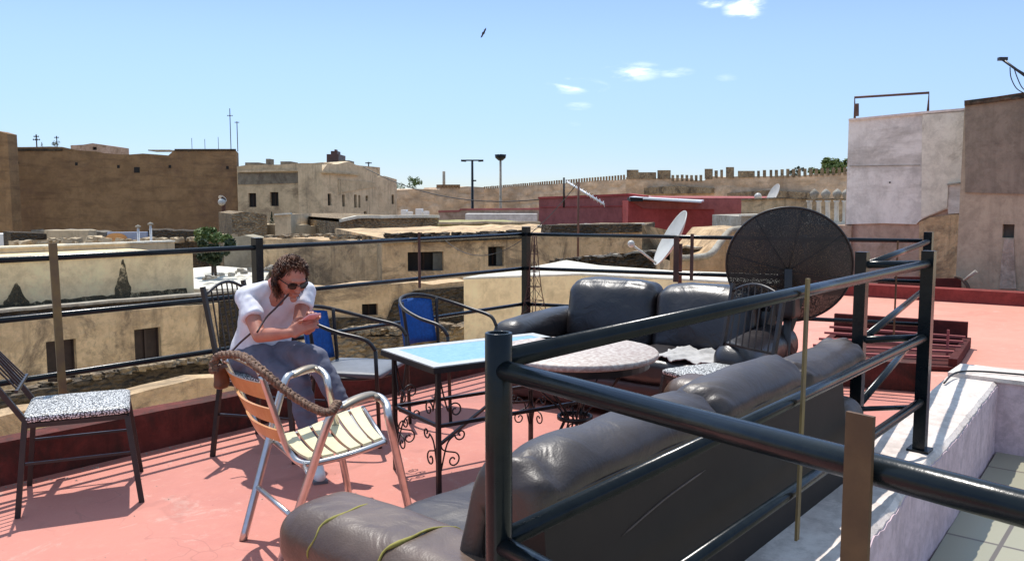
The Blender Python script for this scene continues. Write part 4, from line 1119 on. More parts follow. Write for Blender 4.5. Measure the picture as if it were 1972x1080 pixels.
# --- far walls and rampart
pl = Plane('D', 762, 100, 930, 112)
o = building('old_wall', 'brown eroded wall far behind the beige building end', 'wall', 'ochre_far', pl, [(762,368),(800,363),(846,366),(849,362),(932,360)], GZ, 3, rough=.25, step=1.5)
for i in range(7): pxbox(MB(), Plane('D', 762, 99.9, 930, 111.9), 849+i*5.6, 355.5, 852.5+i*5.6, 363, .8).build('merlon', 'bigwall', o)
pl = Plane('D', 925, 118, 1205, 96)
o = building('rampart_wall', 'long ochre rampart climbing to the right behind the street lamps, topped with many small merlons', 'wall', 'ochre_far', pl, [(925,364),(1040,356),(1130,350),(1205,345)], GZ, 3, rough=.15, step=1.5)
m = MB(); pq = Plane('D', 925, 118, 1205, 96)
x = 932; k = 0
while x < 1203:
    f = (x-925)/280; y = 364-8*(min(x,1040)-925)/115 - (0 if x < 1040 else 11*(x-1040)/165)
    h_ = 2.5+5*f; pxbox(MB(), pq, x, y-h_-1.2+.8*noise.noise(Vector((x*.9, 1, 1))), x+1.5+1.0*f, y+1, .12).build('merlon', 'bigwall', o); x += 3.3+2.6*f+.7*noise.noise(Vector((x*1.3, 4, 1)))
pl = Plane('D', 1205, 88, 1640, 70)
o = building('rampart_wall', 'nearer ochre rampart with tall irregular merlons left of the white building', 'wall', 'ochre_far', pl,
    [(1205,343),(1290,343),(1292,348),(1356,348),(1366,341),(1480,339),(1640,334)], GZ, 4, rough=.25, step=1.5)
m = MB()
L = [(1207,1228,328,344),(1228,1262,332,344),(1266,1290,329,344)]+[(1293+i*9.0,1298+i*9.0,338,348) for i in range(7)]+[(1357,1371,326,344),(1376,1382,329,342),(1387,1392,328,342),(1398,1412,324,342),(1421,1452,329,341),(1458,1463,329,341),(1469,1475,328,341),(1482,1487,328,341),(1492,1498,328,341)]+[(1503+i*11,1509+i*11,327-i*.3,341-i*.5) for i in range(12)]
for x0, x1, y0, y1 in L: y0 += 2.2*noise.noise(Vector((x0*.7, 3, 0))); pxbox(MB(), Plane('D', 1205, 87.9, 1640, 69.9), x0+.8*noise.noise(Vector((x0, 9, 0))), y0-1, x1-(1.2 if x1-x0 < 8 else 0), y1+1, .14).build('merlon', 'stonewall', o)
for pts in ([(1240,362),(1300,358),(1370,362),(1370,372),(1240,374)],[(1400,372),(1480,366),(1560,372),(1560,384),(1400,388)]):
    patch('eroded_ledge', 'stonewall', pl, pts, .5, .6, o)
building('low_house', 'pale pink low house in front of the far rampart', 'house', 'pinkwall', Plane('D', 820, 62, 1045, 60), [(845,409),(885,408),(887,405),(1040,404)], GZ, 10, wins=((905,412,912,421),(955,410,962,421)), coping=(.12,.1,'redwallpale'))
building('low_wall', 'pinkish low terrace wall behind the street lamp feet', 'wall', 'redwallpale', Plane('D', 885, 64, 1040, 62), [(888,404.5),(1040,400)], GZ, 6)
building('low_wall', 'whitewashed strip of low wall among the distant roofs', 'wall', 'whitewall', Plane('D', 895, 58, 1035, 58), [(896,416),(1035,412)], GZ, 5)
m = MB(); pz = Plane('D', 770, 80, 830, 80)
for x0, y0, x1, y1 in ((772,404,782,414),(784,408,792,414),(800,402,812,414),(815,407,824,414)): pxbox(m, pz, x0, y0, x1, y1, 1.5)
tag(m.build('roof_clutter', 'white', origin=None), 'white water tanks and boxes on a distant roof', 'roof clutter', kind='stuff')
# --- red building
pl = Plane('D', 1037, 46, 1242, 38)
o = building('red_building', 'dusty red building behind the back railing, its longer face in shade', 'building', 'redwallpale', pl, [(1038,383),(1160,379),(1210,377),(1241,381)], GZ, 9, coping=(.10,.06,'redwall'))
patch('seam_band', 'redwall', pl, [(1040,400),(1240,397),(1240,395),(1040,398.5)], .04, .05, o)
pl = Plane('D', 1236, 37.4, 1376, 37.4)
o = building('red_building', 'brighter deep red block at the right end of the red building', 'building', 'redwall', pl, [(1210,386),(1376,389)], GZ, 7, wins=())
patch('parapet_band', 'redwallpale', pl, [(1240,402),(1376,403),(1376,389),(1212,386)], .10, .12, o)
m = MB(); A_ = [atD(1212,379,37), atD(1350,387,36), atD(1356,385,40), atD(1240,376,42)]
m.prism(A_, UP*-.08); sh = m.build('roof_sheet', 'sheet'); tag(sh, 'sunlit white metal sheet lying over the red building roof', 'roof sheet')
MB().prism([atD(1214,388,36.8), atD(1238,388,36.8), atD(1238,381,36.8), atD(1214,380,36.8)], FW*1).build('sheet_support', 'dark', sh)
building('tan_house', 'tan block right of the red building, under the rampart', 'house', 'tanwall', Plane('D', 1376, 42, 1432, 42), [(1377,388),(1400,390),(1430,388)], GZ, 5, rough=.05, step=.5)
building('tan_house', 'weathered tan house behind the top of the dark dish', 'house', 'ochre', Plane('D', 1428, 34, 1640, 32), [(1428,386),(1500,382),(1556,384),(1640,384)], GZ, 6, rough=.06, step=.4, coping=(.05,.1,'stonewall'))
building('grey_house', 'low grey rendered block partly behind the left of the dark dish', 'house', 'concrete', Plane('D', 1425, 28, 1520, 28), [(1427,417),(1520,415)], GZ, 4, coping=(.06,.05,'creamroof'))
# aerial mast with long tilted boom
t = thing('antenna', 'long white comb aerial slanting down in front of the red building', 'antenna', atD(1086, 400, 40), world=True)
MB().tube([atD(1086,342,40), atD(1086,400,40)], .05, 6).build('mast', 'blackmetal', t)
m = MB(); p0, p1 = atD(1092,350,38), atD(1163,393,36); m.tube([p0, p1], .05, 5)
for i in range(12): q = p0.lerp(p1, i/11); m.tube([q-UP*.13+RT*.03, q+UP*.13-RT*.03], .018, 4)
m.build('boom', 'sheet', t)
# --- balustrade
pl = Plane('D', 1555, 27, 1640, 26)
t = thing('balustrade', 'row of short cream concrete columns left of the white building', 'balustrade', pl.at(1600, 430), world=True)
for x in (1559, 1577, 1594, 1611, 1627):
    a, b = pl.at(x, 428), pl.at(x, 386); MB().tube([a, a.lerp(b,.1), a.lerp(b,.9), b], [.10,.075,.075,.11], 10).build('column', 'creamroof', t)
MB().prism([pl.at(1548,428,.15), pl.at(1640,428,.15), pl.at(1640,433,.15), pl.at(1548,433,.15)], -pl.n*.3).build('base', 'creamroof', t)
t = thing('urn_row', 'grey urn shaped ornaments above the cream columns', 'ornament', pl.at(1600, 388), world=True)
for x in (1568, 1590, 1612, 1630):
    c = pl.at(x, 384); MB().lathe([(.02,0),(.07,.02),(.13,.14),(.15,.22),(.06,.32),(.0,.36)], 10, Matrix.Translation(c-UP*.02)).build('urn', 'concrete', t)
building('tan_house', 'rough tan wall carrying the short cream columns', 'wall', 'ochre', Plane('D', 1540, 26.6, 1645, 25.6), [(1540,433),(1645,433)], GZ, 3, rough=.03, step=.3)

# --- middle distance ochre house with windows
pl = Plane('D', 735, 24, 1240, 27)
o = building('ochre_house', 'long ochre earth house with two dark windows behind the back railing', 'house', 'ochre', pl,
    [(735,459),(860,457),(1000,452),(1240,446)], GZ, 9, wins=((785,485,854,522),(940,475,970,513)), rough=.10, step=.4, reveal=.35, winmat='dark')
a, b = pl.sz(833, 500)[0], pl.sz(853, 500)[0]
patch('shutter', 'screen', pl, [(834,487),(852,486.5),(852,521),(834,521)], -.12, .05, o)
patch('shutter', 'screen', pl, [(956,477),(969,477),(969,511),(956,511)], -.12, .05, o)
patch('crumbling_cap', 'stonedark', pl, [(736,467),(860,466),(1010,460),(1010,452),(860,457),(736,459)], .12, .25, o)
patch('crumbling_cap', 'stonedark', pl, [(1060,452),(1236,447),(1236,431),(1062,434)], .1, .8, o)
pl = Plane('D', 430, 27.5, 738, 24.6)
o = building('ochre_house', 'rough brick and earth wall right behind the woman', 'house', 'ochre', pl, [(500,461),(560,459),(640,462),(738,468)], GZ, 3, rough=.10, step=.4)
building('ochre_house', 'shaded grey brown wall end left of the rough brick wall', 'house', 'tanwall', Plane('D', 430, 29, 505, 29), [(430,456),(470,453),(505,459)], GZ, 1, rough=.08, step=.4)
building('low_wall', 'low stone wall with pale top between grass and ochre house', 'wall', 'stonewall', Plane('D', 1035, 30, 1240, 29), [(1035,437),(1240,434)], GZ, 4, rough=.05, step=.4, coping=(.06,.05,'creamroof'))
# --- lower ruined houses in the middle
pl = Plane('D', 585, 19, 900, 20.5)
o = building('ruined_house', 'crumbling earth house with a small dark window below the middle railing', 'house', 'ochre', pl,
    [(585,560),(640,556),(735,548),(800,545),(900,540)], GZ, .8, wins=((697,585,728,608),), rough=.12, step=.35)
patch('rubble_shade_band', 'stonedark', pl, [(735,640),(760,580),(800,560),(895,552),(895,640)], .06, .1, o)  # dark rubble patches; the wall's shadow patches are put into their colour
patch('rubble_shade_band', 'stonedark', pl, [(610,626),(640,612),(735,612),(780,640),(700,650)], .07, .1, o)
o = building('ruined_house', 'low rubble house front behind the blue chairs', 'house', 'stonewall', Plane('D', 560, 15, 900, 15.5), [(560,668),(640,648),(760,650),(900,632)], GZ, .6, rough=.14, step=.25)
# --- cream roofs
z_ = .14
Q = [atZ(893,538,z_), atZ(1120,530,z_), atZ(1500,550,z_), atZ(1500,532,z_), atZ(1290,524,z_), atZ(1154,514,z_), atZ(1091,504,z_), atZ(1045,513,z_)]
o = MB().prism(Q, UP*(GZ-z_)).build('cream_house', 'cream'); tag(o, 'cream rendered house with bright flat roof behind the two-seat sofa', 'house')
cx_ = sum((p for p in Q), Vector())/len(Q)
MB().prism([cx_+(p-cx_)*1.004+UP*.035 for p in Q], UP*-.03).build('roof', 'creamroof', o)
o = building('stone_wall', 'dark rough stone wall along the far side of the bright cream roof', 'wall', 'stonedark', Plane('D', 1060, 21.4, 1420, 19.5), [(1060,508),(1091,503),(1120,499),(1180,494),(1237,486),(1300,484),(1400,478)], GZ, .5, rough=.10, step=.22, coping=(.05,.05,'concrete'))
# curved ramp-like coping
P = [atD(x, y, dd) for x, y, dd in ((1300,498,17),(1350,495,17),(1370,488,17),(1388,466,17.5),(1405,446,18),(1430,441,18),(1475,440,18))]
t = MB().tube(smoothpts(P, 6), .09, 8, flat=.8).build('curved_coping', 'concrete'); tag(t, 'pale curved concrete coping winding up left of the dark dish', 'coping')
building('ochre_house', 'ochre wall below the curved coping, left of the dark dish', 'house', 'ochre', Plane('D', 1290, 18.5, 1480, 18.5), [(1290,502),(1352,498),(1372,490),(1392,468),(1408,449),(1480,444)], GZ, 4, rough=.04, step=.3)
pl = Plane('Y', 18)
o = building('cream_house', 'low cream rendered house with dark damp stains at the left', 'house', 'cream', pl, [(-420,528),(0,507),(371,488)], GZ, 7, coping=(.05,.03,'creamroof'))
for xx, yt, yb, w_, sd in ((237,500,574,27,3),(32,545,594,44,8)):
    L_, R_ = [], []
    for k in range(15):
        f = k/14; y_ = yb+(yt-yb)*f; hw = w_*.5*(1-f)**.8*(1+.35*math.exp(-((f-.25)/.16)**2))+1.2
        L_.append((xx-hw-2.2*noise.noise(Vector((f*9, sd, 0))), y_)); R_.append((xx+hw+2.2*noise.noise(Vector((f*9, sd, 5))), y_))
    patch('damp_stain', 'stain', pl, R_+L_[::-1], .012, .01, o)
# dark band along the foot of the wall
up_ = [(x_, 600-x_*.094-12-6*noise.noise(Vector((x_*.05, 3, 0)))-4*noise.noise(Vector((x_*.17, 8, 0)))) for x_ in range(-100, 366, 9)]
patch('dark_band', 'stain', pl, [(-100, 612), (362, 569)]+up_[::-1], .016, .01, o)
pb = Plane('Y', 21.2)
building('roof_parapet', 'pale far parapet of the cream roof, streaked with stains', 'parapet', 'beigelight', pb, [(-300,492),(0,479),(336,466)], -3, .3, coping=(.04,.04,'creamroof'))
z_ = pl.sz(200, 497)[1]+.02; a0 = pl.w(pl.sz(-400,520)[0], 0); a1 = pl.w(pl.sz(371,488)[0], 0)
MB().box((a0.x, 18.05, z_-.3), (a1.x, 24.9, z_-.02)).build('roof', 'concrete', o)
pl = Plane('Y', 17.4)
o = building('ledge_roof', 'dark tiled ledge running below the cream house at the left', 'ledge', 'stonedark', pl, [(-420,625),(0,602),(420,566),(500,560)], GZ, .62, rough=.02, step=.3, coping=(.05,.05,'concrete'))
pl = Plane('Y', 17.2)
o = building('ochre_house', 'ochre lower house front with two dark doorways at the left', 'house', 'ochre', pl, [(-420,640),(0,618),(420,584)], GZ, .18,
    wins=((88,655,146,745),(258,632,309,700)), rough=.02, step=.3, reveal=.17, winmat='shutter', winname='door')
m = MB(); a0 = atY(500, 800, 5.2)
o = building('low_wall', 'low dark stained wall at the foot of the ochre house, left', 'wall', 'stonedark', Plane('Y', 12.5), [(-420,790),(0,765),(250,715),(420,690),(480,700),(560,690)], GZ, .3, rough=.07, step=.25)
o = building('low_house', 'rough yellowish earth roof edge just beyond the left parapet', 'roof', 'ochre', Plane('Y', 9.0), [(-420,870),(0,800),(250,760),(420,722),(560,735),(700,700),(900,690)], GZ, .3, rough=.06, step=.25)
# sunlit flat roof
z_ = -.75
q = [atZ(372,556,z_), atZ(500,556,z_), atZ(520,520,z_), atZ(420,512,z_), atZ(372,516,z_)]
m = MB(); m.prism(q, UP*-.3); tag(m.build('flat_roof', 'creamroof'), 'bright sunlit flat roof left of the woman behind the railing', 'roof')
m = MB(); m.prism([p-UP*.31 for p in q], UP*-5); tag(m.build('house', 'tanwall'), 'house body under the bright sunlit roof left of the woman', 'house')
rubble('loose dark stones crumbling along the top of the long ochre house', 'stonedark', [(736,457,24),(860,455,24.6),(1010,450,25.4)], 90, .10, 1.2, 1)
rubble('loose pale stones on the roof of the brick walled ochre house', 'stonewall', [(500,459,27),(640,458,26),(738,464,24.8)], 80, .10, 1.5, 2)
rubble('stones along the dark rough wall by the cream roof', 'stonedark', [(1060,506,21.3),(1180,494,20.7),(1300,486,20)], 90, .08, .3, 3)
rubble('stones and debris on the ledge under the left cream house', 'stonedark', [(0,604,16),(200,585,17.5),(400,568,19)], 70, .05, .4, 4)
rubble('broken stones along the low dark wall behind the left parapet', 'stonewall', [(0,762,11.3),(250,712,12.5),(420,690,13.4),(540,690,14)], 120, .06, .25, 5)
rubble('rubble heap below the blue tub chairs', 'stonewall', [(600,655,15.1),(700,640,15.2),(880,636,15.4)], 130, .09, .6, 6)
rubble('debris strewn along the foot of the tall mud wall', 'beige', [(0,470,32),(200,466,33),(400,462,34)], 160, .13, 4, 7)
rubble('pale debris on the bright flat roof left of the woman', 'concrete', [(380,540,22),(500,522,24)], 30, .07, 3, 8)
# --- jumble at the foot of the big wall
rnd = random.Random(5)
items = [('white box among the rubble at far left', 14,449,26,461,'white'), ('pale stone block under the mud wall, fourth from left', 98,455,116,468,'sheet'), ('pale square block right of the first pale block', 121,454,137,467,'beigelight'),
         ('rounded pale boulder at the foot of the mud wall', 170,443,186,460,'beige'), ('long dark shed wall at the foot of the mud wall', 20,448,90,470,'stonedark'), ('brown rubble heap between pale blocks and mural', 140,448,205,472,'stonewall'),
         ('low grey wall behind the rubble at the left', 60,444,200,460,'brownwall'), ('brown stone wall behind the two pipes', 285,443,400,470,'stonedark'), ('grey rubble bank left of the dark bush', 330,460,385,490,'concrete')]
for lb, x0, y0, x1, y1, mt in items:
    dd = rnd.uniform(33, 44); pp = Plane('D', x0, dd, x1, dd+.8)
    pr_ = [(x0, y0+rnd.uniform(0,3)), (x0+(x1-x0)*.3, y0), (x0+(x1-x0)*.7, y0+rnd.uniform(0,2)), (x1, y0+rnd.uniform(0,4))]
    building('block', lb, 'block', mt, pp, pr_, GZ, 2, rough=.08, step=.3)
pp = Plane('D', 200, 34, 300, 34.5)
o = building('mural_wall', 'low wall painted with blue and an orange disc under the mud wall', 'wall', 'mural', pp, [(206,447),(282,447)], GZ, .4)
ce = pp.at(224, 460, .02); m = MB(); m.prism([ce+pp.t*(.42*math.cos(a))+UP*(.24*math.sin(a)+.0) for a in [2*math.pi*k/20 for k in range(20)]], -pp.n*.015); m.build('painted_disc', 'orange', o)
for lb, x, yt, yb in (('pale vent pipe with cap beside the mural, left one', 267,438,464), ('taller pale vent pipe with cap beside the mural, right one', 291,433,464)):
    a, b = atD(x, yb, 31), atD(x, yt, 31); t = thing('vent_pipe', lb, 'pipe', a, world=True)
    MB().tube([Vector((a.x,a.y,-3)), Vector((a.x, a.y, b.z))], .045, 8).build('pipe', 'piping', t)
    MB().lathe([(0,0),(.10,0),(.10,.05),(0,.10)], 10, Matrix.Translation((a.x, a.y, b.z))).build('cap', 'concrete', t)
# --- right: white building and brown building
pl = Plane('X', 15.6)
o = building('white_building', 'patchy whitewashed windowless building at the right, earth wall at its base', 'building', 'pinkwall', pl, [(1635,231),(1700,222),(1776,217),(1860,211),(1900,208)], -.5, 7, rough=.03, step=.25)
building('low_wall', 'pink rendered low wall end sticking out left of the white building foot', 'wall', 'pinkwall', Plane('X', 15.5), [(1600,438),(1618,434),(1640,433)], -.5, 2, rough=.03, step=.15)
pw = patch('whitewash_coat', 'whitewall', pl, [(1628.5,432),(1634.5,233),(1700,224.5),(1776,219.5),(1864,213),(1864,352),(1858,410),(1826,412),(1825,402),(1790,416),(1772,424),(1764,432),(1700,430)], .05, .06, o)
patch('whitewash_coat', 'creamroof', pl, [(1774,421),(1776,221),(1862,214.5),(1862,350),(1826,356),(1824,400),(1790,414)], .075, .02, o)
patch('bare_earth_base', 'ochre', pl, [(1770,560),(1770,428),(1790,419),(1826,414),(1866,412),(1866,560)], .04, .05, o)
patch('roof_edge', 'paintwhite', pl, [(1634,233),(1776,219.5),(1862,212.5),(1862,208),(1776,215),(1634,229)], .09, .3, o)
patch('lintel', 'concrete', pl, [(1824,357),(1862,353),(1862,350),(1824,354)], .12, .06, o)
patch('hole', 'dark', pl, [(1712,350),(1715,350),(1715,353),(1712,353)], .056, .01, o)
patch('seam', 'concrete', pl, [(1636,321),(1772,319),(1772,317.5),(1636,319.5)], .06, .01, o)
t = thing('pipe_frame', 'rusty metal frame standing on the roof of the white building', 'frame', pl.at(1645, 228), world=True)
a, b, c_, e_ = pl.at(1646, 228,-.3), pl.at(1646, 188,-.3), pl.at(1789, 179,-.3), pl.at(1787, 214,-.3)
MB().tube([a, b, c_, e_], .022, 6).build('tube_frame', 'rustdark', t)
MB().bar(pl.at(1649.5,224,-.28), pl.at(1649.5,200,-.28), .07, .05).build('hanging_bar', 'rustdark', t)
pl = Plane('X', 14.75)
o = building('brown_building', 'brown cement building with a tiny window at the right edge', 'building', 'tanwall', pl, [(1858,195),(1920,187),(1972,180),(2150,160)], -.5, 6, wins=((1931,432,1954,458),), rough=.03, step=.25, winmat='screen', reveal=.15)
patch('dark_cement_coat', 'brownwall', pl, [(1858.5,196),(1920,188),(1972,181),(2140,163),(2140,372),(1972,374),(1859,371)], .03, .03, o)
patch('roof_edge', 'stonedark', pl, [(1857,204),(1920,196),(1972,189),(2140,172),(2140,160),(1972,178),(1920,186),(1857,194)], .08, .2, o)
patch('pale_streak', 'concrete', pl, [(1925,556),(1928,500),(1934,460),(1952,460),(1954,510),(1957,556)], .02, .02, o)
# rooftop aerial, top right
t = thing('antenna', 'small aerial with drooping wires on the brown building roof, top right', 'antenna', pl.at(1972,182), world=True)
a, b = pl.at(1929, 114, -.5), pl.at(1990, 158, -.5)
m = MB(); m.tube([a, b], .022, 6); m.tube([pl.at(1944,126,-.5), pl.at(1985,150,-.5)], .015, 5); m.tube([b, pl.at(1992, 185, -.5)], .03, 6); m.build('boom', 'blackmetal', t)
m = MB(); m.bar(a-RT*.05, a+RT*.08, .07, .05); m.build('tip_box', 'blackmetal', t)
for e in (0, 12): MB().tube(smoothpts([pl.at(1945+e*.6,130,-.5), pl.at(1947+e,150,-.5), pl.at(1957+e,170,-.5), pl.at(1972+e,180,-.5)], 5), .008, 5).build('wire', 'blackmetal', t)
# red parapet at the far edge of the pink roof, dark red boards
A_, B_ = Vector((13.75, 4.9, 0)), Vector((14.35, -2.5, 0))
m = MB(); m.bar(A_+UP*.08, B_+UP*.08, .3, .20); tag(m.build('parapet', 'kerbred'), 'bright red low kerb along the far edge of the pink roof floor', 'parapet')
m = MB(); m.bar(A_+Vector((.1,0,.182)), B_+Vector((.1,0,.182)), .32, .012); m.build('parapet_top', 'paintwhite', bpy.data.objects[[o_.name for o_ in bpy.data.objects if o_.name.startswith('parapet')][-1]]) if False else None
pl = Plane('X', 14.55)
m = MB()
for x0, x1, y0, y1 in ((1690,1722,536,560),(1722,1800,533,561),(1800,1850,536,562)): pxbox(m, pl, x0, y0, x1, y1, .06)
tag(m.build('board_fence', 'wellred'), 'dark red weathered boards at the foot of the white building', 'fence')
t = thing('driftwood', 'bent dry branch leaning at the end of the dark red boards', 'branch', pl.at(1865,560), world=True)
MB().tube(smoothpts([pl.at(1868,565,.1), pl.at(1862,548,.12), pl.at(1850,536,.1), pl.at(1838,533,.1)], 5), [.03]*8+[.025]*4+[.02]*4, 7).build('limb', 'bark', t)
MB().tube([pl.at(1856,540,.12), pl.at(1880,522,.15)], [.02,.03], 7).build('limb', 'concrete', t)

# --- bird
c = atD(931, 64, 30); t = thing('bird', 'small dark swift banking high in the sky', 'bird', c)
e = (UP*.88+RT*.47).normalized()
m = MB()
g = FW
for s in (-1, 1):
    P = [Vector((0,0,0)), e*s*.10+g*.03, e*s*.20-g*.02]; m = MB()
    for i in range(2):
        w0, w1 = (.05, .04, .008)[i], (.05, .04, .008)[i+1]
        A_ = [P[i]+RT*w0-UP*.2*w0, P[i+1]+RT*w1*.5, P[i+1]-RT*w1*.5, P[i]-RT*w0+UP*.2*w0]
        m.prism(A_, FW*.006)
    m.build('wing', 'blackmetal', t)
m = MB()
m.sphere((0,0,0), (.028,.028,.05), 8, 6); m.build('body', 'blackmetal', t)

# ================================================================== THE WOMAN
def ramped(pts, rs, n=5):
    P = smoothpts(pts, n); out = []
    for i in range(len(rs)-1):
        for k in range(n): out.append(rs[i]+(rs[i+1]-rs[i])*k/n)
    return P, out+[rs[-1]]
def limb(m, pts, rs, n=14, seg=5, flat=1):
    P, r_ = ramped(pts, rs, seg); m.tube(P, r_, n, flat=flat); m.sphere(P[0], rs[0], 10, 7); m.sphere(P[-1], rs[-1], 10, 7)
def finish(o, amp, sc, stretch=(1,1,1)):
    me = o.data
    nrm = [v.normal.copy() for v in me.vertices]
    for v, nv in zip(me.vertices, nrm):
        q = Vector((v.co.x*stretch[0], v.co.y*stretch[1], v.co.z*stretch[2]))*sc
        v.co += nv*amp*(noise.noise(q)+.5*noise.noise(q*2.3))
def woman():
    hip = atD(500, 688, 4.95); t = thing('person', 'woman in white t-shirt and grey trousers sitting bent over her phone, legs crossed, curly hair', 'person', (hip.x, hip.y, 0), world=True)
    shR, shL = atD(474, 573, 4.74), atD(588, 563, 4.88)
    neck = atD(532, 553, 4.80); C = atD(560, 534, 4.66)
    elR, wrR = atD(499, 646, 4.56), atD(560, 641, 4.42)
    elL, wrL = atD(576, 622, 4.74), atD(592, 636, 4.50)
    kT, aT = atD(611, 692, 4.50), atD(664, 792, 4.42)
    kS, aS = atD(578, 738, 4.56), atD(606, 893, 4.46)
    hR, hL = hip-RT*.09-FW*.02, hip+RT*.09+FW*.02
    sx = (shL-shR).normalized(); chest = (shR+shL)/2
    # head frame
    hf = Vector((-.10, -.86, -.50)).normalized(); hx = hf.cross(UP).normalized(); hu = hx.cross(hf).normalized()   # hx: image right
    Mh = Matrix(((hx.x, hf.x, hu.x, C.x), (hx.y, hf.y, hu.y, C.y), (hx.z, hf.z, hu.z, C.z), (0,0,0,1)))
    m = MB()
    # skull and face
    vs0 = len(m.v); m.sphere((0,0,0), (.074, .092, .112), 28, 22)
    for i in range(vs0, len(m.v)):
        p = m.v[i]; k = max(0, -p.z/.112)
        p.x *= 1-.34*k**1.6; 
        if p.y > 0: p.y += .010*k; p.y *= 1-.10*(1-abs(p.z)/.112)*0
        else: p.y *= 1-.35*k
        m.v[i] = Mh @ p
    def hs(c, r_): m.sphere(Mh @ Vector(c), r_, 10, 8, Mh.to_3x3().to_4x4())
    hs((0, .098, -.012), (.011, .016, .026)); hs((0, .110, -.026), (.013, .012, .010)); hs((-.011, .101, -.030), .008); hs((.011, .101, -.030), .008)
    hs((0, .083, .030), (.050, .014, .012)); hs((0, .092, -.056), (.024, .010, .006)); hs((0, .090, -.066), (.020, .010, .007)); hs((0, .082, -.094), (.022, .020, .017))
    for s in (-1, 1): hs((s*.038, .070, -.025), (.022, .018, .020)); hs((s*.076, -.002, -.008), (.010, .020, .032))
    # neck and shoulders, chest
    limb(m, [C+Mh.to_3x3() @ Vector((0, -.035, -.06)), neck+UP*.01, chest-UP*.01], [.052, .056, .07])
    # arms
    limb(m, [shR, (shR+elR)/2+Vector((0,0,-.005)), elR], [.050, .045, .038]); limb(m, [elR, elR.lerp(wrR,.4), wrR], [.040, .038, .026])
    limb(m, [shL, (shL+elL)/2, elL], [.050, .044, .038]); limb(m, [elL, elL.lerp(wrL,.4), wrL], [.038, .036, .026])
    # hands curled round the phone
    ph = atD(600, 610, 4.40)
    def hand(wr, cen, fd, pn, side):
        """wr wrist, fd finger direction, pn palm normal (towards the phone), side thumb direction"""
        fd = fd.normalized(); pn = (pn-fd*pn.dot(fd)).normalized(); sd = fd.cross(pn).normalized()*side
        pc = wr+fd*.045
        Mq = Matrix(((fd.x, sd.x, pn.x, pc.x), (fd.y, sd.y, pn.y, pc.y), (fd.z, sd.z, pn.z, pc.z), (0,0,0,1)))
        m.rbox((0,0,0), (.046, .039, .014), .014, 6, M=Mq)
        for k, (oy, L) in enumerate(((.029, .070), (.010, .080), (-.010, .074), (-.029, .058))):
            P = [(.036, oy, 0), (.046+L*.35, oy*1.08, .006), (.046+L*.66, oy*1.10, .026), (.046+L*.74, oy*1.05, .050)]
            m.tube([Mq @ Vector(q) for q in smoothpts(P, 4)], [.0092]*6+[.0085]*4+[.0075]*3, 8)
            m.sphere(Mq @ Vector(P[-1]), .0075, 6, 5)
        P = [(-.022, .030, .004), (.000, .055, .016), (.026, .062, .034), (.044, .054, .046)]
        m.tube([Mq @ Vector(q) for q in smoothpts(P, 4)], [.013]*5+[.0105]*5+[.009]*3, 8); m.sphere(Mq @ Vector(P[-1]), .009, 6, 5)
    hand(wrR, None, RT*.75+UP*.42+FW*.1, -FW*.25-UP*.1+RT*.1+FW*.6, 1)
    hand(wrL, None, RT*.35+UP*.75-FW*.35, -FW*.6+RT*.2-UP*.1, -1)
    # ankles and feet
    bk_ = sx.cross(UP).normalized(); bk_ = bk_ if bk_.dot(FW) > 0 else -bk_
    limb(m, [chest-UP*.03+bk_*.02, chest.lerp(hip, .5)+bk_*.05, hip], [.040, .045, .045])
    limb(m, [hip, hR, hR.lerp(kS,.5)+UP*.005, kS-UP*.004, kS.lerp(aS,.35), aS+UP*.10], [.04, .04, .035, .03, .03, .03])
    limb(m, [hip, hL, hL.lerp(kT,.5)+UP*.005, kT-UP*.004, kT.lerp(aT,.35), aT+(kT-aT).normalized()*.08], [.04, .04, .035, .03, .03, .03])
    limb(m, [aS+UP*.12, aS], [.036, .032]); limb(m, [aT+(kT-aT).normalized()*.09, aT], [.033, .031])
    body = remesh(m, 'body', 'skin', t, .0052, 3)
    # open neckline: skin lying on the breast bone is part of the shirt opening
    # shirt
    m = MB(); rings = []
    fwd0 = sx.cross(UP).normalized(); fwd0 = fwd0 if fwd0.dot(-FW) > 0 else -fwd0
    for f, wx_, dy in ((0, .185, .135), (.12, .180, .135), (.35, .160, .120), (.6, .165, .118), (.8, .178, .108), (.93, .160, .085), (1.0, .088, .050), (1.03, .052, .034)):
        c = hip.lerp(chest+UP*.03, f)+UP*.02 - fwd0*(-.0)
        c += fwd0*(-.045*math.sin(math.pi*min(f,1)))
        ax = RT.lerp(sx, f).normalized(); up_ = (chest-hip).normalized(); ay = up_.cross(ax).normalized()
        if f == 0: ay = UP.cross(ax).normalized()
        rings.append([c+ax*wx_*math.copysign(abs(math.cos(a))**.85, math.cos(a))+ay*dy*math.copysign(abs(math.sin(a))**.9, math.sin(a)) for a in [2*math.pi*k/32 for k in range(32)]])
    vs = [p for r_ in rings for p in r_]; fs = []
    for i in range(len(rings)-1):
        for k in range(32): fs.append((i*32+k, i*32+(k+1)%32, (i+1)*32+(k+1)%32, (i+1)*32+k))
    fs += [tuple(range(31, -1, -1)), tuple((len(rings)-1)*32+k for k in range(32))]
    m.add(vs, fs)
    def sleeve(a, b, f):
        e = a.lerp(b, f); limb(m, [a-(b-a)*.02-UP*.004, a.lerp(b, f*.5)-UP*.003], [.060, .061]); m.tube([a.lerp(b,f*.3), e], [.060, .064], 16)
    sleeve(shR, elR, .56); sleeve(shL, elL, .50)
    for sh in (shR, shL): limb(m, [sh.lerp(neck, .6)+UP*.005, sh], [.055, .064])
    sh_ = remesh(m, 'shirt', 'shirt', t, .009, 5); finish(sh_, .009, 16, (1,1,.45))
    # grey inner top seen in the shade of the chest and the v neck
    ct = chest+fwd0*.085-UP*.02
    m = MB(); a_ = atD(541, 577, 4.62); 
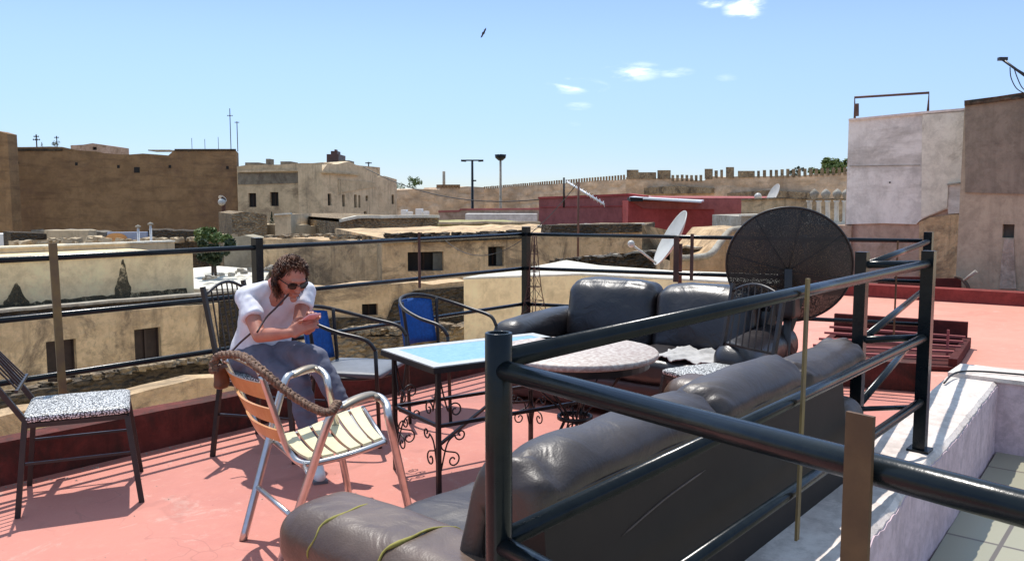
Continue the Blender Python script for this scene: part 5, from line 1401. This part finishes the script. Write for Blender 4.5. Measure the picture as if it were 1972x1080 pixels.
    m.prism([atD(517, 553, 4.655), atD(545, 556, 4.61), atD(560, 560, 4.63), atD(545, 584, 4.645), atD(536, 582, 4.64)], FW*.03)
    nb = m.build('chest_skin_raw', 'skin', t); 
    bpy.data.objects.remove(nb)
    # trousers
    m = MB()
    m.sphere(hip-UP*.0, (.185, .155, .12), 18, 12)
    limb(m, [hR, hR.lerp(kS,.5)+UP*.010, kS], [.098, .082, .064]); limb(m, [kS, kS.lerp(aS,.35), kS.lerp(aS,.92)], [.064, .062, .054])
    limb(m, [hL, hL.lerp(kT,.5)+UP*.014, kT], [.098, .084, .068]); limb(m, [kT, kT.lerp(aT,.35), kT.lerp(aT,.90)], [.067, .063, .052])
    limb(m, [hip-RT*.05, hR.lerp(kS,.4)+UP*.03], [.12, .10])
    tr = remesh(m, 'trousers', 'trousers', t, .010, 5); finish(tr, .010, 11, (1,1,1.6))
    # shoes
    for a, dr in ((aS, (-FW*.8+RT*.35)), (aT, (-FW*.5+RT*.7-UP*.5))):
        dr = dr.normalized(); m = MB(); b = Vector((a.x, a.y, a.z-.045)) if a is aS else a-UP*.05
        if a is aS: b.z = .040
        limb(m, [b-dr*.03+UP*.02, b+dr*.06+UP*.0, b+dr*.15-UP*.008], [.045, .042, .032]); limb(m, [b-dr*.03+UP*.05, b-dr*.02], [.038, .044])
        sh = remesh(m, 'shoe', 'white', t, .008, 4)
        m = MB(); q = b-dr*.07-UP*.038
        m.bar(b-dr*.07-UP*.030, b+dr*.175-UP*.032, .075, .016); m.build('sole', 'greyseat', sh)
    # hair: curly bob
    rnd = random.Random(11); m = MB()
    R3 = Mh.to_3x3()
    m.sphere(C+R3 @ Vector((0, -.018, .018)), (.081, .090, .106), 20, 16, R3.to_4x4())
    cap = m
    for i in range(1700):
        a = rnd.uniform(0, 2*math.pi); z = rnd.uniform(-.9, 1); rr = math.sqrt(1-z*z)
        n_ = Vector((rr*math.cos(a), rr*math.sin(a), z))
        if n_.y > .22 and n_.z < .60: continue
        if n_.y > .62: continue
        base = Vector((n_.x*.082, n_.y*.092-.012, n_.z*.106+.016))
        side = Vector((-n_.y, n_.x, 0)).normalized() if rr > .1 else Vector((1,0,0))
        L = rnd.uniform(.03, .055) if (n_.z > .1 or n_.y > .1) else rnd.uniform(.04, .08)
        P = []; fr = rnd.uniform(1.2, 2.2); ph0 = rnd.uniform(0, 6.28)
        wdn = R3.inverted() @ Vector((0,0,-1))
        for k in range(9):
            s = k/8
            q = base+n_*(.002+rnd.uniform(.008,.020)*math.sin(s*2.2))+wdn*L*s*(.35+.65*s)+side*.007*math.sin(ph0+fr*6.28*s)+n_*.006*math.cos(ph0+fr*6.28*s)
            if q.y > .085: q.y = .085-(q.y-.085)
            P.append(Mh @ q)
        m.tube(P, [.0022, .0028, .003, .003, .0028, .0026, .0022, .0018, .0008], 3)
    m.build('hair', 'hair', t)
    # sunglasses
    m = MB()
    for s in (-1, 1):
        cpt = Vector((s*.033, .092, .004)); P = []
        vs = []; 
        for k in range(16):
            a = 2*math.pi*k/16; q = cpt+Vector((.028*math.cos(a), -.010*abs(math.cos(a))*(1 if s*math.cos(a) > 0 else .1), .020*math.copysign(abs(math.sin(a))**.8, math.sin(a)))); vs.append(Mh @ q)
        m.prism(vs, hf*.004)
        m.tube([Mh @ Vector((s*.060, .082, .010)), Mh @ Vector((s*.078, .040, .010)), Mh @ Vector((s*.080, -.005, .004))], .0030, 6)
    m.tube([Mh @ Vector((-.012, .104, .010)), Mh @ Vector((.012, .104, .010))], .0030, 6)
    m.build('sunglasses', 'glass_dark', t)
    # thin bag strap across the chest
    P = [atD(x, y, d_) for x, y, d_ in ((556,566,4.60),(545,578,4.60),(530,594,4.58),(512,612,4.555),(495,640,4.48))]
    P2 = [atD(x, y, d_) for x, y, d_ in ((492,634,4.66),(478,646,4.68),(460,662,4.72),(438,686,4.66))]
    for q in (P, P2): MB().tube(smoothpts(q, 5), .006, 6).build('strap', 'strap', t)
    # phone, held: its own thing
    o = thing('smartphone', 'phone in a pink case held up in the woman\'s hands', 'phone', ph)
    fd = (UP*.30+RT*.45-FW*.70).normalized(); nx = fd.cross((C-ph).normalized()).normalized(); nz_ = nx.cross(fd)
    Mq = Matrix(((nx.x, fd.x, nz_.x, 0), (nx.y, fd.y, nz_.y, 0), (nx.z, fd.z, nz_.z, 0), (0,0,0,1)))
    m = MB(); m.rbox((0,0,0), (.034, .062, .0055), .005, 6, M=Mq); m.build('case', 'pink', o)
    s = 1 if (Mq.to_3x3() @ Vector((0,0,1))).dot(C-ph) > 0 else -1
    m = MB(); m.box((-.031, -.058, s*.0056-.0004), (.031, .058, s*.0056+.0004), M=Mq); m.build('screen', 'glass_dark', o)
woman()

# ---- grit and dry leaves gathered on the terrace floor
rnd = random.Random(21); m = MB()
for i in range(420):
    if i < 300: x = rnd.uniform(.6, 6.0); y = 4.79-abs(rnd.gauss(0, .06))
    else: x = rnd.uniform(1.4, 4.6); y = rnd.uniform(2.2, 4.7)
    r_ = rnd.uniform(.002, .007) if i < 300 else rnd.uniform(.0015, .004)
    a = rnd.random()*6.28; q = Vector((x, y, .001)); u_ = Vector((math.cos(a), math.sin(a), 0)); w_ = Vector((-u_.y, u_.x, 0))
    m.add([q+u_*r_*1.6, q+w_*r_, q-u_*r_*1.4, q-w_*r_*.8, q+UP*r_*.8+u_*r_*.2], [(0,1,4),(1,2,4),(2,3,4),(3,0,4)])
tag(m.build('grit', 'concrete'), 'grit and dust gathered on the red floor along the kerb', 'grit', kind='stuff')
# ---- sagging cables over the middle roofs
for lb, a, b in (('thin black cable sagging from the long rusty mast to the ochre house', atD(1113, 352, 15), atD(850, 455, 24.4)), ('thin black cable sagging from the red building to the stucco building', atD(1040, 384, 46), atD(700, 322, 59))):
    P = [a.lerp(b, i/20)-UP*(.9*(1-(2*i/20-1)**2)) for i in range(21)]
    tag(MB().tube(P, .008 if a.length < 20 else .03, 5).build('cable', 'cable'), lb, 'cable')
for o_ in list(bpy.data.objects):
    if '_o' in o_: del o_['_o']
